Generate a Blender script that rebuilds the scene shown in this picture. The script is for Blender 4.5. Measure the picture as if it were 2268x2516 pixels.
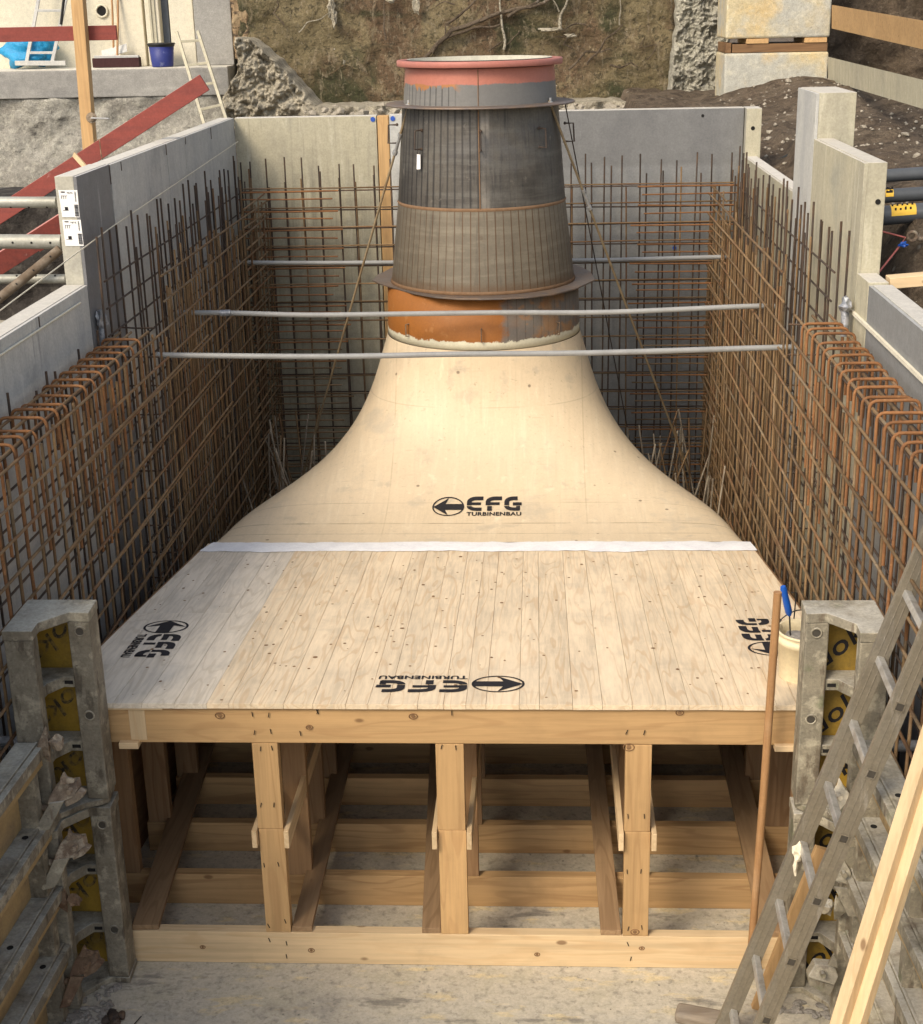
import bpy, bmesh, math, random
from math import sin, cos, pi, radians, atan2, sqrt
from mathutils import Vector, Matrix, noise
random.seed(7)
S = bpy.context.scene
COL = S.collection
for o in list(bpy.data.objects): bpy.data.objects.remove(o)

# ------------------------------------------------------------------ camera
CAM = Vector((0, 0, 4.1)); FPX = 3573.0; CX, CY = 1134.0, 1258.0
_p, _y, _r = radians(19.18), radians(-3.117), radians(-1.245)
FW = Vector((sin(_y)*cos(_p), cos(_y)*cos(_p), -sin(_p)))
_R0 = Vector((cos(_y), -sin(_y), 0)); _U0 = _R0.cross(FW)
RT = _R0*cos(_r) + _U0*sin(_r); UP = -_R0*sin(_r) + _U0*cos(_r)
cam = bpy.data.objects.new('camera', bpy.data.cameras.new('camera')); COL.objects.link(cam)
cam.matrix_world = Matrix(((RT.x, UP.x, -FW.x, CAM.x), (RT.y, UP.y, -FW.y, CAM.y), (RT.z, UP.z, -FW.z, CAM.z), (0, 0, 0, 1)))
cam.data.sensor_fit = 'HORIZONTAL'; cam.data.sensor_width = 36; cam.data.lens = FPX/2268*36
cam.data.clip_start = .05; cam.data.clip_end = 300
S.camera = cam
# ------------------------------------------------------------------ world, sun, exposure
W = bpy.data.worlds.new('World'); S.world = W; W.use_nodes = True
nt = W.node_tree; bg = nt.nodes['Background']
sky = nt.nodes.new('ShaderNodeTexSky'); sky.sky_type = 'NISHITA'; sky.sun_disc = False
sky.sun_elevation = radians(42); sky.sun_rotation = radians(215); sky.air_density = 1.0; sky.dust_density = 3.0; sky.ozone_density = .8
hz = nt.nodes.new('ShaderNodeHueSaturation'); hz.inputs['Saturation'].default_value = .55      # thin cloud whitens the sky light
nt.links.new(sky.outputs[0], hz.inputs['Color']); nt.links.new(hz.outputs[0], bg.inputs[0]); bg.inputs[1].default_value = .135
sd = bpy.data.lights.new('sun', 'SUN'); sd.energy = 1.5; sd.angle = radians(20); sd.color = (1, .84, .62)
sun = bpy.data.objects.new('sun', sd); COL.objects.link(sun)
_az, _el = radians(215), radians(42)
sdir = Vector((sin(_az)*cos(_el), cos(_az)*cos(_el), sin(_el)))
sun.rotation_euler = sdir.to_track_quat('Z', 'Y').to_euler(); sun.location = (-6, -8, 12)
S.view_settings.view_transform = 'Standard'; S.view_settings.look = 'None'
S.view_settings.exposure = .80; S.view_settings.gamma = 1; S.view_settings.use_curve_mapping = False
S.render.engine = 'CYCLES'

# ------------------------------------------------------------------ rays through the photograph, to find where a thing stands
def ray(x, y): return FW + RT*((x-CX)/FPX) - UP*((y-CY)/FPX)
def onx(x, y, v): d = ray(x, y); return CAM + d*((v-CAM.x)/d.x)
def ony(x, y, v): d = ray(x, y); return CAM + d*((v-CAM.y)/d.y)
def onz(x, y, v): d = ray(x, y); return CAM + d*((v-CAM.z)/d.z)

# ------------------------------------------------------------------ materials
MATS = {}
def mat(name, base, layers=(), rough=.75, metal=0.0, bump=(), rnd=.12, spec=.35, hrnd=0.0, fine=.09):
    """base colour plus layers; every layer is (kind, scale, lo, hi, colour, strength[, extra])"""
    m = bpy.data.materials.new(name); m.use_nodes = True; MATS[name] = m
    t = m.node_tree; N = t.nodes; L = t.links; b = N['Principled BSDF']
    b.inputs['Roughness'].default_value = rough; b.inputs['Metallic'].default_value = metal
    b.inputs['Specular IOR Level'].default_value = spec
    tc = N.new('ShaderNodeTexCoord'); oi = N.new('ShaderNodeObjectInfo')
    off = N.new('ShaderNodeVectorMath'); off.operation = 'MULTIPLY_ADD'
    cmb = N.new('ShaderNodeCombineXYZ')
    for i in range(3): L.new(oi.outputs['Random'], cmb.inputs[i])
    L.new(cmb.outputs[0], off.inputs[0]); off.inputs[1].default_value = (17, 31, 23); L.new(tc.outputs['Object'], off.inputs[2])
    def mapped(scale, shift=True):
        mp = N.new('ShaderNodeMapping'); mp.inputs['Scale'].default_value = scale if hasattr(scale, '__len__') else (scale,)*3
        L.new((off.outputs[0] if shift else tc.outputs['Object']), mp.inputs['Vector']); return mp.outputs[0]
    def math_(op, a, b_=None, c=None):
        n = N.new('ShaderNodeMath'); n.operation = op
        for i, v in enumerate((a, b_, c)):
            if v is None: continue
            if isinstance(v, (int, float)): n.inputs[i].default_value = v
            else: L.new(v, n.inputs[i])
        return n.outputs[0]
    def ns(scale, detail=6, rg=.6, dist=0.0, shift=True):
        n = N.new('ShaderNodeTexNoise'); L.new(mapped(scale, shift), n.inputs['Vector']); n.inputs['Scale'].default_value = 1
        n.inputs['Detail'].default_value = detail; n.inputs['Roughness'].default_value = rg; n.inputs['Distortion'].default_value = dist
        return n.outputs['Fac']
    def mr(v, lo, hi):
        n = N.new('ShaderNodeMapRange'); n.interpolation_type = 'SMOOTHSTEP'; L.new(v, n.inputs[0]); n.inputs[1].default_value = lo; n.inputs[2].default_value = hi
        return n.outputs[0]
    rgb = N.new('ShaderNodeRGB'); rgb.outputs[0].default_value = (*base, 1); cur = rgb.outputs[0]
    for ly in layers:
        kind, sc, lo, hi, colr, st = ly[:6]; ex = ly[6] if len(ly) > 6 else None
        if kind == 'noise': f = mr(ns(sc, 7, .62, ex or 0), lo, hi)
        elif kind == 'fixed': f = mr(ns(sc, 7, .62, ex or 0, False), lo, hi)
        elif kind == 'contour':
            v = ns(sc, 2, .45, .3); s_ = math_('SINE', math_('MULTIPLY', v, ex)); f = mr(s_, lo, hi)
        elif kind == 'spot':
            n = N.new('ShaderNodeTexVoronoi'); L.new(mapped(sc), n.inputs['Vector']); n.inputs['Scale'].default_value = 1
            d = n.outputs['Distance']; f = math_('SUBTRACT', 1.0, mr(d, lo, hi))
            if ex:
                h = math_('GREATER_THAN', N_sep(N, L, n.outputs['Color'], 0), ex); f = math_('MULTIPLY', f, h)
        elif kind == 'crack':
            n = N.new('ShaderNodeTexVoronoi'); n.feature = 'DISTANCE_TO_EDGE'; L.new(mapped(sc), n.inputs['Vector']); n.inputs['Scale'].default_value = 1
            f = math_('SUBTRACT', 1.0, mr(n.outputs['Distance'], lo, hi))
        elif kind == 'band':      # ex = (axis, position, softness, noise scale, noise amount, sign)
            ax, pos, soft, nsc, na, sg = ex
            sx = N.new('ShaderNodeSeparateXYZ'); L.new(tc.outputs['Object'], sx.inputs[0])
            v = math_('ADD', sx.outputs[ax], math_('MULTIPLY', math_('SUBTRACT', ns(nsc, 6, .7, 0, False), .5), na))
            f = mr(v, pos-soft, pos+soft)
            if sg < 0: f = math_('SUBTRACT', 1.0, f)
        elif kind == 'line':      # ex = (axis, position, half width)
            ax, pos, hw = ex
            sx = N.new('ShaderNodeSeparateXYZ'); L.new(tc.outputs['Object'], sx.inputs[0])
            v = math_('ABSOLUTE', math_('SUBTRACT', sx.outputs[ax], pos)); f = math_('SUBTRACT', 1.0, mr(v, hw*.5, hw))
            f = math_('MULTIPLY', f, mr(ns(3, 4), .35, .6))
        elif kind == 'spokes':    # ex = (count, half width as share of pitch, x limit or None, softness)
            cnt, hw, xl, sf = ex
            sx = N.new('ShaderNodeSeparateXYZ'); L.new(tc.outputs['Object'], sx.inputs[0])
            a = math_('MULTIPLY', math_('ARCTAN2', sx.outputs[1], sx.outputs[0]), cnt/(2*pi))
            fr = math_('ABSOLUTE', math_('SUBTRACT', math_('FRACT', math_('ADD', a, 100.5)), .5))
            w_ = math_('MULTIPLY', ns((9, 9, 1.2), 4), hw*2)
            n = N.new('ShaderNodeMapRange'); L.new(fr, n.inputs[0]); L.new(w_, n.inputs[2]); n.inputs[1].default_value = 0; n.inputs[3].default_value = 1; n.inputs[4].default_value = 0
            f = n.outputs[0]
            if xl is not None: f = math_('MULTIPLY', f, math_('SUBTRACT', 1.0, mr(sx.outputs[0], xl-sf, xl+sf)))
        elif kind == 'facing':    # lies on faces looking up (dust, sawn top)
            g = N.new('ShaderNodeNewGeometry'); sx = N.new('ShaderNodeSeparateXYZ'); L.new(g.outputs['Normal'], sx.inputs[0]); f = mr(sx.outputs[2], .6, .9)
            f = math_('MULTIPLY', f, mr(ns(sc, 6), lo, hi))
        f = math_('MULTIPLY', f, st)
        mx = N.new('ShaderNodeMix'); mx.data_type = 'RGBA'; L.new(f, mx.inputs[0]); L.new(cur, mx.inputs[6]); mx.inputs[7].default_value = (*colr, 1); cur = mx.outputs[2]
    hs = N.new('ShaderNodeHueSaturation'); L.new(cur, hs.inputs['Color'])
    val = math_('MULTIPLY_ADD', oi.outputs['Random'], 2*rnd, 1-rnd)
    if fine:
        for sc_, am in ((75, fine), (17, fine*.7)):
            q = N.new('ShaderNodeMapRange'); L.new(ns(sc_, 4, .7), q.inputs[0]); q.inputs[1].default_value = .36; q.inputs[2].default_value = .64; q.inputs[3].default_value = 1-am; q.inputs[4].default_value = 1+am
            val = math_('MULTIPLY', val, q.outputs[0])
    L.new(val, hs.inputs['Value'])
    if hrnd: L.new(math_('MULTIPLY_ADD', oi.outputs['Random'], hrnd, .5-hrnd/2), hs.inputs['Hue'])
    L.new(hs.outputs[0], b.inputs['Base Color'])
    prev = None
    for bp in bump:
        sc, st, dist = bp[:3]
        bn = N.new('ShaderNodeBump'); bn.inputs['Strength'].default_value = st; bn.inputs['Distance'].default_value = dist
        if len(bp) > 3 and bp[3] == 'crack':
            n = N.new('ShaderNodeTexVoronoi'); L.new(mapped(sc), n.inputs['Vector']); n.inputs['Scale'].default_value = 1; L.new(n.outputs['Distance'], bn.inputs['Height'])
        else: L.new(ns(sc, 8, .65), bn.inputs['Height'])
        if prev: L.new(prev, bn.inputs['Normal'])
        prev = bn.outputs[0]
    if prev: L.new(prev, b.inputs['Normal'])
    # roughness breakup
    L.new(math_('MULTIPLY_ADD', ns(6, 5), .25, rough-.12), b.inputs['Roughness'])
    return m
def N_sep(N, L, sock, i):
    s = N.new('ShaderNodeSeparateColor'); L.new(sock, s.inputs[0]); return s.outputs[i]

def grain(ax, a, b):   # scale vector stretched along an axis
    v = [a, a, a]; v[ax] = b; return tuple(v)
def wood(name, base, ax, dark=(.20, .10, .04), knots=True, rings=.35, rnd=.12, rough=.7, grey=0, freq=34, a=9, b=.9):
    ly = [('noise', grain(ax, 60, 2), .35, .7, tuple(c*.70 for c in base), .6), ('noise', grain(ax, 24, .8), .5, .7, tuple(c*.62 for c in base), .45),
          ('contour', grain(ax, a, b), .55, 1.0, dark, rings, freq),
          ('noise', grain(ax, 3, .8), .45, .75, tuple(min(1, c*1.22) for c in base), .6),
          ('noise', (5, 5, 5), .52, .8, tuple(c*.55 for c in base), .35)]
    if knots: ly.append(('spot', grain(ax, 9, 4.5), .07, .14, (.16, .08, .035), .75, .80))
    if grey: ly.append(('noise', (2.5, 2.5, 2.5), .4, .65, (.30, .29, .26), grey))
    return mat(name, base, ly, rough=rough, rnd=rnd, bump=((grain(ax, 60, 3), .25, .003),), spec=.25, fine=0)

wood('shade_wood_y', (.34, .22, .12), 1, dark=(.20, .12, .06), rings=.5)  # brown timber, darkened to put the under-deck shade into its colour
wood('shade_wood_z', (.32, .195, .10), 2, dark=(.19, .10, .045), rings=.5)  # same darkening for the posts standing in the shade
wood('scrap_wood', (.27, .22, .165), 0, dark=(.15, .11, .08), rings=.4, grey=.5)
for i, a_ in enumerate('xyz'):
    wood('beam_wood_'+a_, (.53, .335, .155), i, dark=(.35, .20, .09), rings=.4)
    wood('pale_wood_'+a_, (.64, .475, .28), i, dark=(.50, .33, .17), rings=.4)
    wood('mid_wood_'+a_, (.52, .33, .155), i, dark=(.28, .155, .07), rings=.45)
    wood('old_wood_'+a_, (.22, .125, .06), i, dark=(.10, .05, .025), rings=.4)
wood('deck_wood', (.74, .60, .415), 1, dark=(.54, .37, .21), rings=.5, rnd=.05, freq=60, a=8.5, b=.62, grey=.12, knots=False)
wood('deck_wood_grey', (.70, .62, .50), 1, dark=(.50, .42, .31), rings=.5, rnd=.04, freq=60, a=8.5, b=.62, grey=.12, knots=False)
mat('shell_ply', (.62, .50, .335), [('noise', (1.2, 1.2, 1.2), .4, .7, (.62, .50, .345), .6), ('noise', (22, 2.5, 2.5), .5, .72, (.70, .59, .42), .5), ('noise', (50, 3, 3), .5, .7, (.53, .43, .29), .4),
     ('noise', (2.6, 2.6, 2.6), .56, .70, (.44, .38, .285), .6), ('noise', (6, 6, 6), .60, .70, (.40, .34, .26), .45), ('noise', (30, 60, 30), .62, .72, (.28, .22, .15), .5),
     ('noise', (3.2, 3.2, 3.2), .58, .70, (.40, .34, .25), .5), ('noise', (9, 9, 2), .60, .72, (.72, .61, .43), .7), ('noise', (3, 60, 60), .63, .70, (.33, .26, .18), .45), ('line', 1, 0, 0, (.36, .27, .17), .45, (0, -.93, .005)), ('line', 1, 0, 0, (.36, .27, .17), .4, (0, .31, .005)), ('line', 1, 0, 0, (.25, .19, .12), .8, (1, 8.36, .007)), ('line', 1, 0, 0, (.25, .19, .12), .6, (1, 8.20, .005)), ('line', 1, 0, 0, (.25, .19, .12), .4, (1, 8.62, .005)), ('line', 1, 0, 0, (.30, .24, .16), .35, (2, 1.62, .004)),
     ('spot', (7, 7, 7), .05, .10, (.16, .11, .07), .8, .7)], rough=.55, bump=((25, .12, .002),), rnd=0, spec=.4, fine=0.03)
mat('sealant', (.80, .80, .80), [('noise', 8, .4, .7, (.66, .66, .68), .6)], rough=.6, bump=((30, .4, .004),), rnd=0, fine=.05)
mat('ink', (.012, .011, .014), [('noise', 60, .55, .75, (.06, .05, .05), .5)], rough=.7, rnd=0, fine=.05)
mat('ink_worn', (.045, .038, .028), [('noise', 25, .40, .58, (.30, .20, .05), .85)], rough=.7, rnd=0)
CONC_B = ((40, .35, .004), (180, .2, .002))
mat('pit_floor', (.45, .415, .345), [('noise', 1.1, .38, .66, (.36, .335, .285), .8), ('band', 1, 0, 0, (.56, .50, .38), .4, (1, 5.15, .15, (5, 9, 5), .9, 1)), ('noise', (3.3, 6, 3), .48, .64, (.45, .41, .31), .7), ('noise', (5, 13, 5), .55, .66, (.60, .50, .30), .75), ('noise', 60, .60, .70, (.22, .205, .18), .45), ('noise', (2, 7, 2), .60, .68, (.15, .14, .125), .7), ('noise', 26, .5, .72, (.15, .14, .12), .55),
     ('noise', (9, 9, 9), .58, .74, (.52, .47, .34), .6), ('spot', 17, .03, .09, (.08, .06, .05), .8, .8), ('noise', .7, .55, .66, (.12, .12, .12), .5)], rough=.85, bump=CONC_B, rnd=0, fine=.11)
mat('panel_dark', (.165, .165, .168), [('noise', (3, 3, 1.0), .4, .7, (.20, .20, .20), .7), ('noise', (9, 9, 1.1), .60, .70, (.42, .42, .40), .6), ('noise', (25, 25, 3), .6, .75, (.30, .30, .29), .5), ('noise', (1, 1, 1), .5, .7, (.08, .08, .085), .7), ('facing', 8, .2, .4, (.52, .50, .47), .9)], rough=.5, bump=((20, .08, .002),), rnd=0)
mat('panel_pale', (.47, .465, .43), [('noise', (4, 4, .9), .4, .7, (.37, .37, .36), .8), ('noise', (22, 22, 2.5), .55, .75, (.58, .57, .51), .6), ('noise', 2, .55, .72, (.27, .27, .26), .6), ('noise', (16, 16, 1.2), .62, .72, (.20, .20, .195), .5), ('noise', (70, 70, 20), .62, .7, (.2, .2, .19), .5), ('facing', 8, .2, .4, (.53, .51, .47), .85)], rough=.7, bump=((45, .15, .002),), rnd=.05)
mat('panel_cream', (.43, .395, .285), [('noise', (3, 3, 1.1), .4, .7, (.34, .315, .24), .8), ('noise', (30, 30, 1.5), .52, .70, (.27, .25, .19), .6), ('noise', (18, 18, 2.2), .52, .75, (.60, .57, .44), .6), ('noise', (1.5, 1.5, 1.5), .55, .72, (.27, .27, .23), .6), ('noise', (50, 50, 9), .64, .72, (.14, .14, .11), .45), ('facing', 8, .2, .4, (.54, .50, .43), .85)], rough=.7, bump=((45, .15, .002),), rnd=.05)
mat('panel_grey', (.185, .185, .18), [('noise', (2, 2, .8), .4, .7, (.145, .145, .145), .8), ('noise', (20, 20, 3), .62, .78, (.33, .33, .32), .6), ('facing', 8, .2, .4, (.58, .56, .52), .9),
     ('band', 1, 0, 0, (.25, .255, .25), .6, (2, 2.86, .03, 8, .06, -1))], rough=.5, bump=((20, .06, .002),), rnd=.03)
mat('frame_edge', (.40, .38, .31), [('noise', 5, .4, .65, (.28, .27, .23), .8), ('noise', (30, 30, 8), .55, .75, (.52, .50, .42), .6), ('facing', 6, .1, .35, (.55, .52, .46), .9)], rough=.75, bump=((40, .2, .003),), rnd=.08)
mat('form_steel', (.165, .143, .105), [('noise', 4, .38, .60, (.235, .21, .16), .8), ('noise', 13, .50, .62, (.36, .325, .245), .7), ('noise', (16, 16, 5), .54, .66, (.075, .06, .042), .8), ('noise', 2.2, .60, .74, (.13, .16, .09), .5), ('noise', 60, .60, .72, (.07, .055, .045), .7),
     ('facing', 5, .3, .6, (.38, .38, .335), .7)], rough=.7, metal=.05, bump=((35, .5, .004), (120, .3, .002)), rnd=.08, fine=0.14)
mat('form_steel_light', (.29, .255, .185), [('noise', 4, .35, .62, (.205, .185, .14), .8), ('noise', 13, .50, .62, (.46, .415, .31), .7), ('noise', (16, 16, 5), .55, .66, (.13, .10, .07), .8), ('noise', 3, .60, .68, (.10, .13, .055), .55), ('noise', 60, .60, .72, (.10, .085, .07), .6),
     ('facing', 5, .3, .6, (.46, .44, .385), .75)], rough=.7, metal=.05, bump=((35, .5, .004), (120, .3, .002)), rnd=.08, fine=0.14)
mat('hole_dark', (.012, .011, .010), rough=.9, rnd=0, fine=.05)
mat('bore_grey', (.055, .048, .038), rough=.7, rnd=0)
mat('yellow_ply', (.36, .225, .030), [('noise', 5, .4, .62, (.22, .145, .03), .85), ('noise', (20, 20, 20), .58, .74, (.12, .085, .03), .7), ('noise', 9, .6, .76, (.36, .31, .19), .5)], rough=.5, bump=((40, .1, .002),), rnd=.05)
mat('beige_ply', (.36, .255, .12), [('noise', 6, .4, .7, (.25, .18, .10), .8), ('noise', 20, .58, .74, (.15, .11, .07), .6)], rough=.65, rnd=.06, bump=((40, .1, .002),))
mat('crusted_metal', (.30, .235, .165), [('noise', 9, .4, .6, (.16, .11, .075), .8), ('noise', 25, .5, .64, (.45, .38, .28), .8), ('noise', 40, .6, .72, (.06, .04, .03), .7)], rough=.85, bump=((30, 1.0, .012), (90, .6, .005)), rnd=.12, fine=0.14)
mat('rusty_crust', (.20, .135, .085), [('noise', 9, .4, .6, (.13, .075, .045), .8), ('noise', 25, .52, .66, (.38, .26, .16), .7)], rough=.9, bump=((30, 1.0, .012), (90, .6, .005)), rnd=.12, fine=0.14)
RB = ((( 90, 90, 90), .8, .004),)
mat('rebar_dark', (.060, .045, .036), [('noise', 9, .42, .65, (.115, .070, .042), .8), ('noise', 3, .55, .75, (.14, .125, .105), .5)], rough=.75, metal=.15, bump=RB, rnd=.3)
mat('rebar_brown', (.17, .108, .054), [('noise', 7, .42, .65, (.25, .160, .078), .8), ('noise', 1.3, .50, .62, (.15, .065, .028), .6), ('noise', 2.5, .5, .7, (.235, .19, .13), .65), ('noise', 22, .58, .7, (.07, .045, .03), .6)], rough=.8, metal=.1, bump=RB, rnd=.3)
mat('rebar_rust', (.235, .108, .042), [('noise', 8, .42, .65, (.15, .070, .032), .8), ('noise', 30, .55, .7, (.34, .18, .08), .6)], rough=.85, bump=RB, rnd=.18)
mat('rod_tan', (.27, .205, .12), [('noise', 5, .4, .7, (.19, .12, .06), .8)], rough=.7, rnd=0)
mat('rebar_pale', (.33, .28, .21), [('noise', 8, .42, .65, (.18, .14, .10), .8)], rough=.8, bump=RB, rnd=.25)
NF = 68
mat('cone_upper', (.078, .071, .062), [('noise', (3, 3, 1), .4, .7, (.145, .13, .11), .8), ('noise', (1.1, 1.1, .8), .50, .66, (.165, .145, .115), .7), ('noise', (40, 40, .8), .52, .68, (.045, .043, .043), .6), ('line', 1, 0, 0, (.27, .24, .20), .8, (0, .045, .035)), ('noise', (2, 2, 22), .45, .7, (.165, .155, .135), .6), ('noise', 1.4, .5, .7, (.105, .105, .110), .7),
     ('spokes', 1, 0, 0, (.022, .021, .022), .93, (NF, .20, .02, .05)), ('spokes', 1, 0, 0, (.085, .075, .065), .5, (NF, .06, None, 0)), ('noise', 12, .62, .72, (.26, .23, .19), .6)], rough=.5, metal=.55, bump=((12, .15, .003), (2.5, .3, .02)), rnd=0, fine=0.08)
mat('cone_lower', (.165, .140, .102), [('noise', (3, 3, 1), .4, .7, (.135, .118, .09), .8), ('noise', (3, 3, 26), .45, .7, (.235, .205, .155), .6),
     ('noise', (30, 30, 1), .52, .68, (.10, .085, .065), .55), ('spokes', 1, 0, 0, (.085, .040, .016), .95, (NF, .10, None, 0)), ('noise', 20, .62, .72, (.12, .09, .06), .6), ('band', 1, 0, 0, (.12, .065, .03), .6, (2, 2.40, .035, 12, .08, -1))], rough=.55, metal=.3, bump=((12, .15, .003),), rnd=0, fine=0.05)
mat('cone_neck', (.155, .150, .140), [('noise', (3, 3, 1), .4, .7, (.20, .19, .17), .8), ('noise', (2, 2, 26), .45, .7, (.13, .13, .13), .6), ('spokes', 1, 0, 0, (.03, .028, .028), .85, (NF, .14, .02, .04)),
     ('band', 1, 0, 0, (.36, .15, .045), .9, (2, 3.62, .008, (6, 6, 2), .30, 1)), ('band', 1, 0, 0, (.155, .150, .140), 1, (0, -.12, .05, 5, .2, 1)),
     ('band', 1, 0, 0, (.40, .150, .105), 1, (2, 3.635, .004, 7, .05, 1))], rough=.5, metal=.1, bump=((12, .1, .003),), rnd=0, fine=0.05)
mat('red_primer', (.40, .150, .115), [('noise', 4, .4, .7, (.36, .15, .12), .7)], rough=.5, rnd=0, fine=0.05)
mat('flange_steel', (.16, .13, .11), [('noise', 6, .4, .65, (.22, .15, .10), .8), ('noise', 18, .5, .7, (.11, .10, .105), .7)], rough=.45, metal=.4, rnd=.05, bump=((30, .15, .002),))
mat('weld_rust', (.20, .12, .065), [('noise', 20, .4, .7, (.18, .10, .05), .8)], rough=.8, rnd=0)
mat('collar', (.15, .13, .11), [('noise', 4, .4, .7, (.21, .18, .14), .7), ('spokes', 1, 0, 0, (.07, .05, .04), .7, (NF, .07, None, 0)), ('noise', 5, .52, .62, (.36, .17, .05), .5),
     ('band', 1, 0, 0, (.27, .098, .017), .97, (0, .15, .03, 8, .22, -1)), ('noise', (3, 3, 3), .5, .75, (.20, .075, .02), .5), ('noise', 14, .58, .68, (.36, .17, .06), .5),
     ('band', 1, 0, 0, (.58, .55, .42), 1, (2, 2.042, .004, 14, .085, -1))], rough=.6, rnd=0, bump=((18, .15, .003),), fine=0.05)
mat('white_filler', (.44, .42, .34), [('noise', 9, .4, .7, (.36, .345, .28), .6)], rough=.7, rnd=0)
mat('galvanised', (.50, .50, .49), [('noise', 12, .4, .7, (.36, .36, .35), .7)], rough=.4, metal=.6, rnd=.1)
mat('spacer_pipe', (.27, .27, .26), [('noise', (6, 6, 6), .45, .7, (.20, .20, .195), .6)], rough=.45, rnd=.05, fine=.05)
mat('scaffold_pipe', (.37, .365, .32), [('noise', (2, 6, 6), .4, .7, (.24, .235, .19), .8), ('noise', 14, .55, .7, (.50, .50, .46), .5)], rough=.5, metal=.25, rnd=.1)
mat('brown_pipe', (.12, .085, .055), [('noise', 10, .45, .7, (.26, .22, .17), .6)], rough=.8, rnd=0, bump=((40, .4, .004),))
mat('grey_plastic', (.070, .076, .083), [('noise', (1, 30, 30), .5, .75, (.13, .135, .14), .5)], rough=.4, rnd=.06, fine=.05)
mat('yellow_sticker', (.70, .44, .05), rough=.5, rnd=0, fine=.05)
mat('red_board', (.235, .055, .042), [('noise', grain(0, 30, 2), .4, .7, (.17, .045, .038), .7), ('noise', 9, .66, .74, (.42, .25, .22), .7), ('facing', 5, .1, .3, (.45, .22, .19), .8)], rough=.75, rnd=.1)
mat('paper', (.82, .80, .76), rough=.8, rnd=0, fine=.05)
mat('alu', (.27, .235, .175), [('noise', (8, 8, 2), .4, .7, (.27, .245, .20), .8), ('noise', (30, 30, 3), .55, .72, (.44, .41, .36), .6), ('noise', 12, .62, .75, (.17, .15, .12), .6)], rough=.45, metal=.45, rnd=.03, bump=((50, .2, .002),))
mat('alu_bright', (.50, .49, .46), [('noise', 14, .42, .66, (.33, .31, .27), .8)], rough=.4, metal=.5, rnd=.06)
mat('plaster_splat', (.72, .65, .50), rough=.9, rnd=0, bump=((40, .5, .005),))
mat('bucket_white', (.72, .62, .41), [('noise', 6, .45, .7, (.60, .50, .32), .6), ('noise', 22, .62, .70, (.30, .24, .15), .8)], rough=.6, rnd=0, bump=((40, .15, .002),), fine=0.05)
mat('mortar', (.27, .25, .22), [('noise', 12, .4, .7, (.17, .155, .135), .8)], rough=.95, rnd=0, bump=((25, .8, .01),), fine=0.2)
mat('blue_plastic', (.010, .085, .40), [('noise', 9, .6, .8, (.25, .3, .4), .3)], rough=.4, rnd=0, fine=.05)
mat('blue_bucket', (.025, .035, .17), [('noise', 9, .55, .72, (.2, .22, .33), .6)], rough=.5, rnd=0)
mat('blue_bag', (.015, .26, .50), [('noise', 5, .5, .8, (.06, .4, .62), .5)], rough=.35, rnd=0, bump=((14, .7, .03),))
mat('black_metal', (.03, .03, .03), rough=.5, metal=.3, rnd=0)
mat('pole_wood', (.37, .205, .09), [('noise', (50, 50, 3), .4, .7, (.27, .14, .06), .8), ('noise', 5, .5, .75, (.45, .30, .17), .5)], rough=.6, rnd=0, fine=0.05)
mat('duct_tape', (.22, .23, .245), [('noise', 30, .48, .62, (.50, .50, .52), .6)], rough=.3, metal=.3, rnd=0, bump=((25, .8, .006),))
mat('string', (.66, .61, .48), rough=.9, rnd=0)
mat('hose_green', (.03, .15, .08), rough=.5, rnd=0)
mat('rope_red', (.50, .15, .12), rough=.8, rnd=0)
mat('building_render', (.62, .57, .44), [('noise', 1.5, .4, .7, (.52, .49, .40), .7), ('noise', (6, 6, .5), .52, .72, (.70, .65, .50), .5), ('noise', (10, 10, .8), .66, .74, (.26, .23, .18), .6), ('noise', 30, .64, .74, (.34, .31, .25), .5)], rough=.85, rnd=0, bump=((30, .3, .01),))
mat('grey_concrete', (.29, .28, .255), [('noise', 2, .4, .7, (.20, .195, .185), .8), ('noise', (2, 2, 12), .5, .75, (.38, .365, .33), .5), ('noise', (9, 9, .7), .62, .74, (.15, .14, .125), .5)], rough=.85, rnd=0, bump=((25, .3, .01),), fine=0.14)
mat('rough_concrete', (.33, .315, .27), [('noise', 2.5, .4, .65, (.23, .215, .185), .8), ('noise', 14, .5, .64, (.43, .41, .34), .6), ('noise', (5, 5, 9), .60, .70, (.055, .05, .045), .85), ('noise', 45, .62, .72, (.08, .07, .06), .7)], rough=.95, rnd=0, bump=((16, 1.0, .03), (60, .6, .01)), fine=0.2)
mat('slab_top', (.62, .59, .51), [('noise', 3, .4, .7, (.50, .47, .40), .7), ('noise', 25, .6, .74, (.35, .32, .27), .5)], rough=.9, rnd=0)
mat('old_render', (.175, .14, .075), [('noise', 1.1, .42, .62, (.13, .082, .048), .9), ('noise', (1.6, 1.6, 1.6), .50, .60, (.235, .19, .105), .8, 1.2), ('noise', .9, .50, .60, (.042, .046, .020), .92, .5), ('noise', (7, 7, 3), .55, .66, (.28, .225, .15), .6, 1.5), ('noise', (18, 18, 18), .54, .64, (.045, .038, .022), .75, .6), ('noise', (30, 30, 12), .58, .66, (.30, .25, .17), .6, .8),
     ('noise', (3, 3, 9), .58, .68, (.05, .045, .025), .6, 2), ('noise', (12, 12, 2), .64, .73, (.34, .29, .20), .6, 1), ('noise', (14, 14, 1.1), .58, .70, (.33, .28, .19), .5), ('noise', (9, 9, 30), .60, .70, (.05, .04, .025), .6), ('spot', 6, .02, .06, (.7, .66, .58), .9, .85), ('noise', 24, .55, .7, (.075, .06, .035), .6)], rough=.95, rnd=0, bump=((3, .8, .12), (14, 1.0, .05), (50, .7, .02)), fine=0.2)
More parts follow.
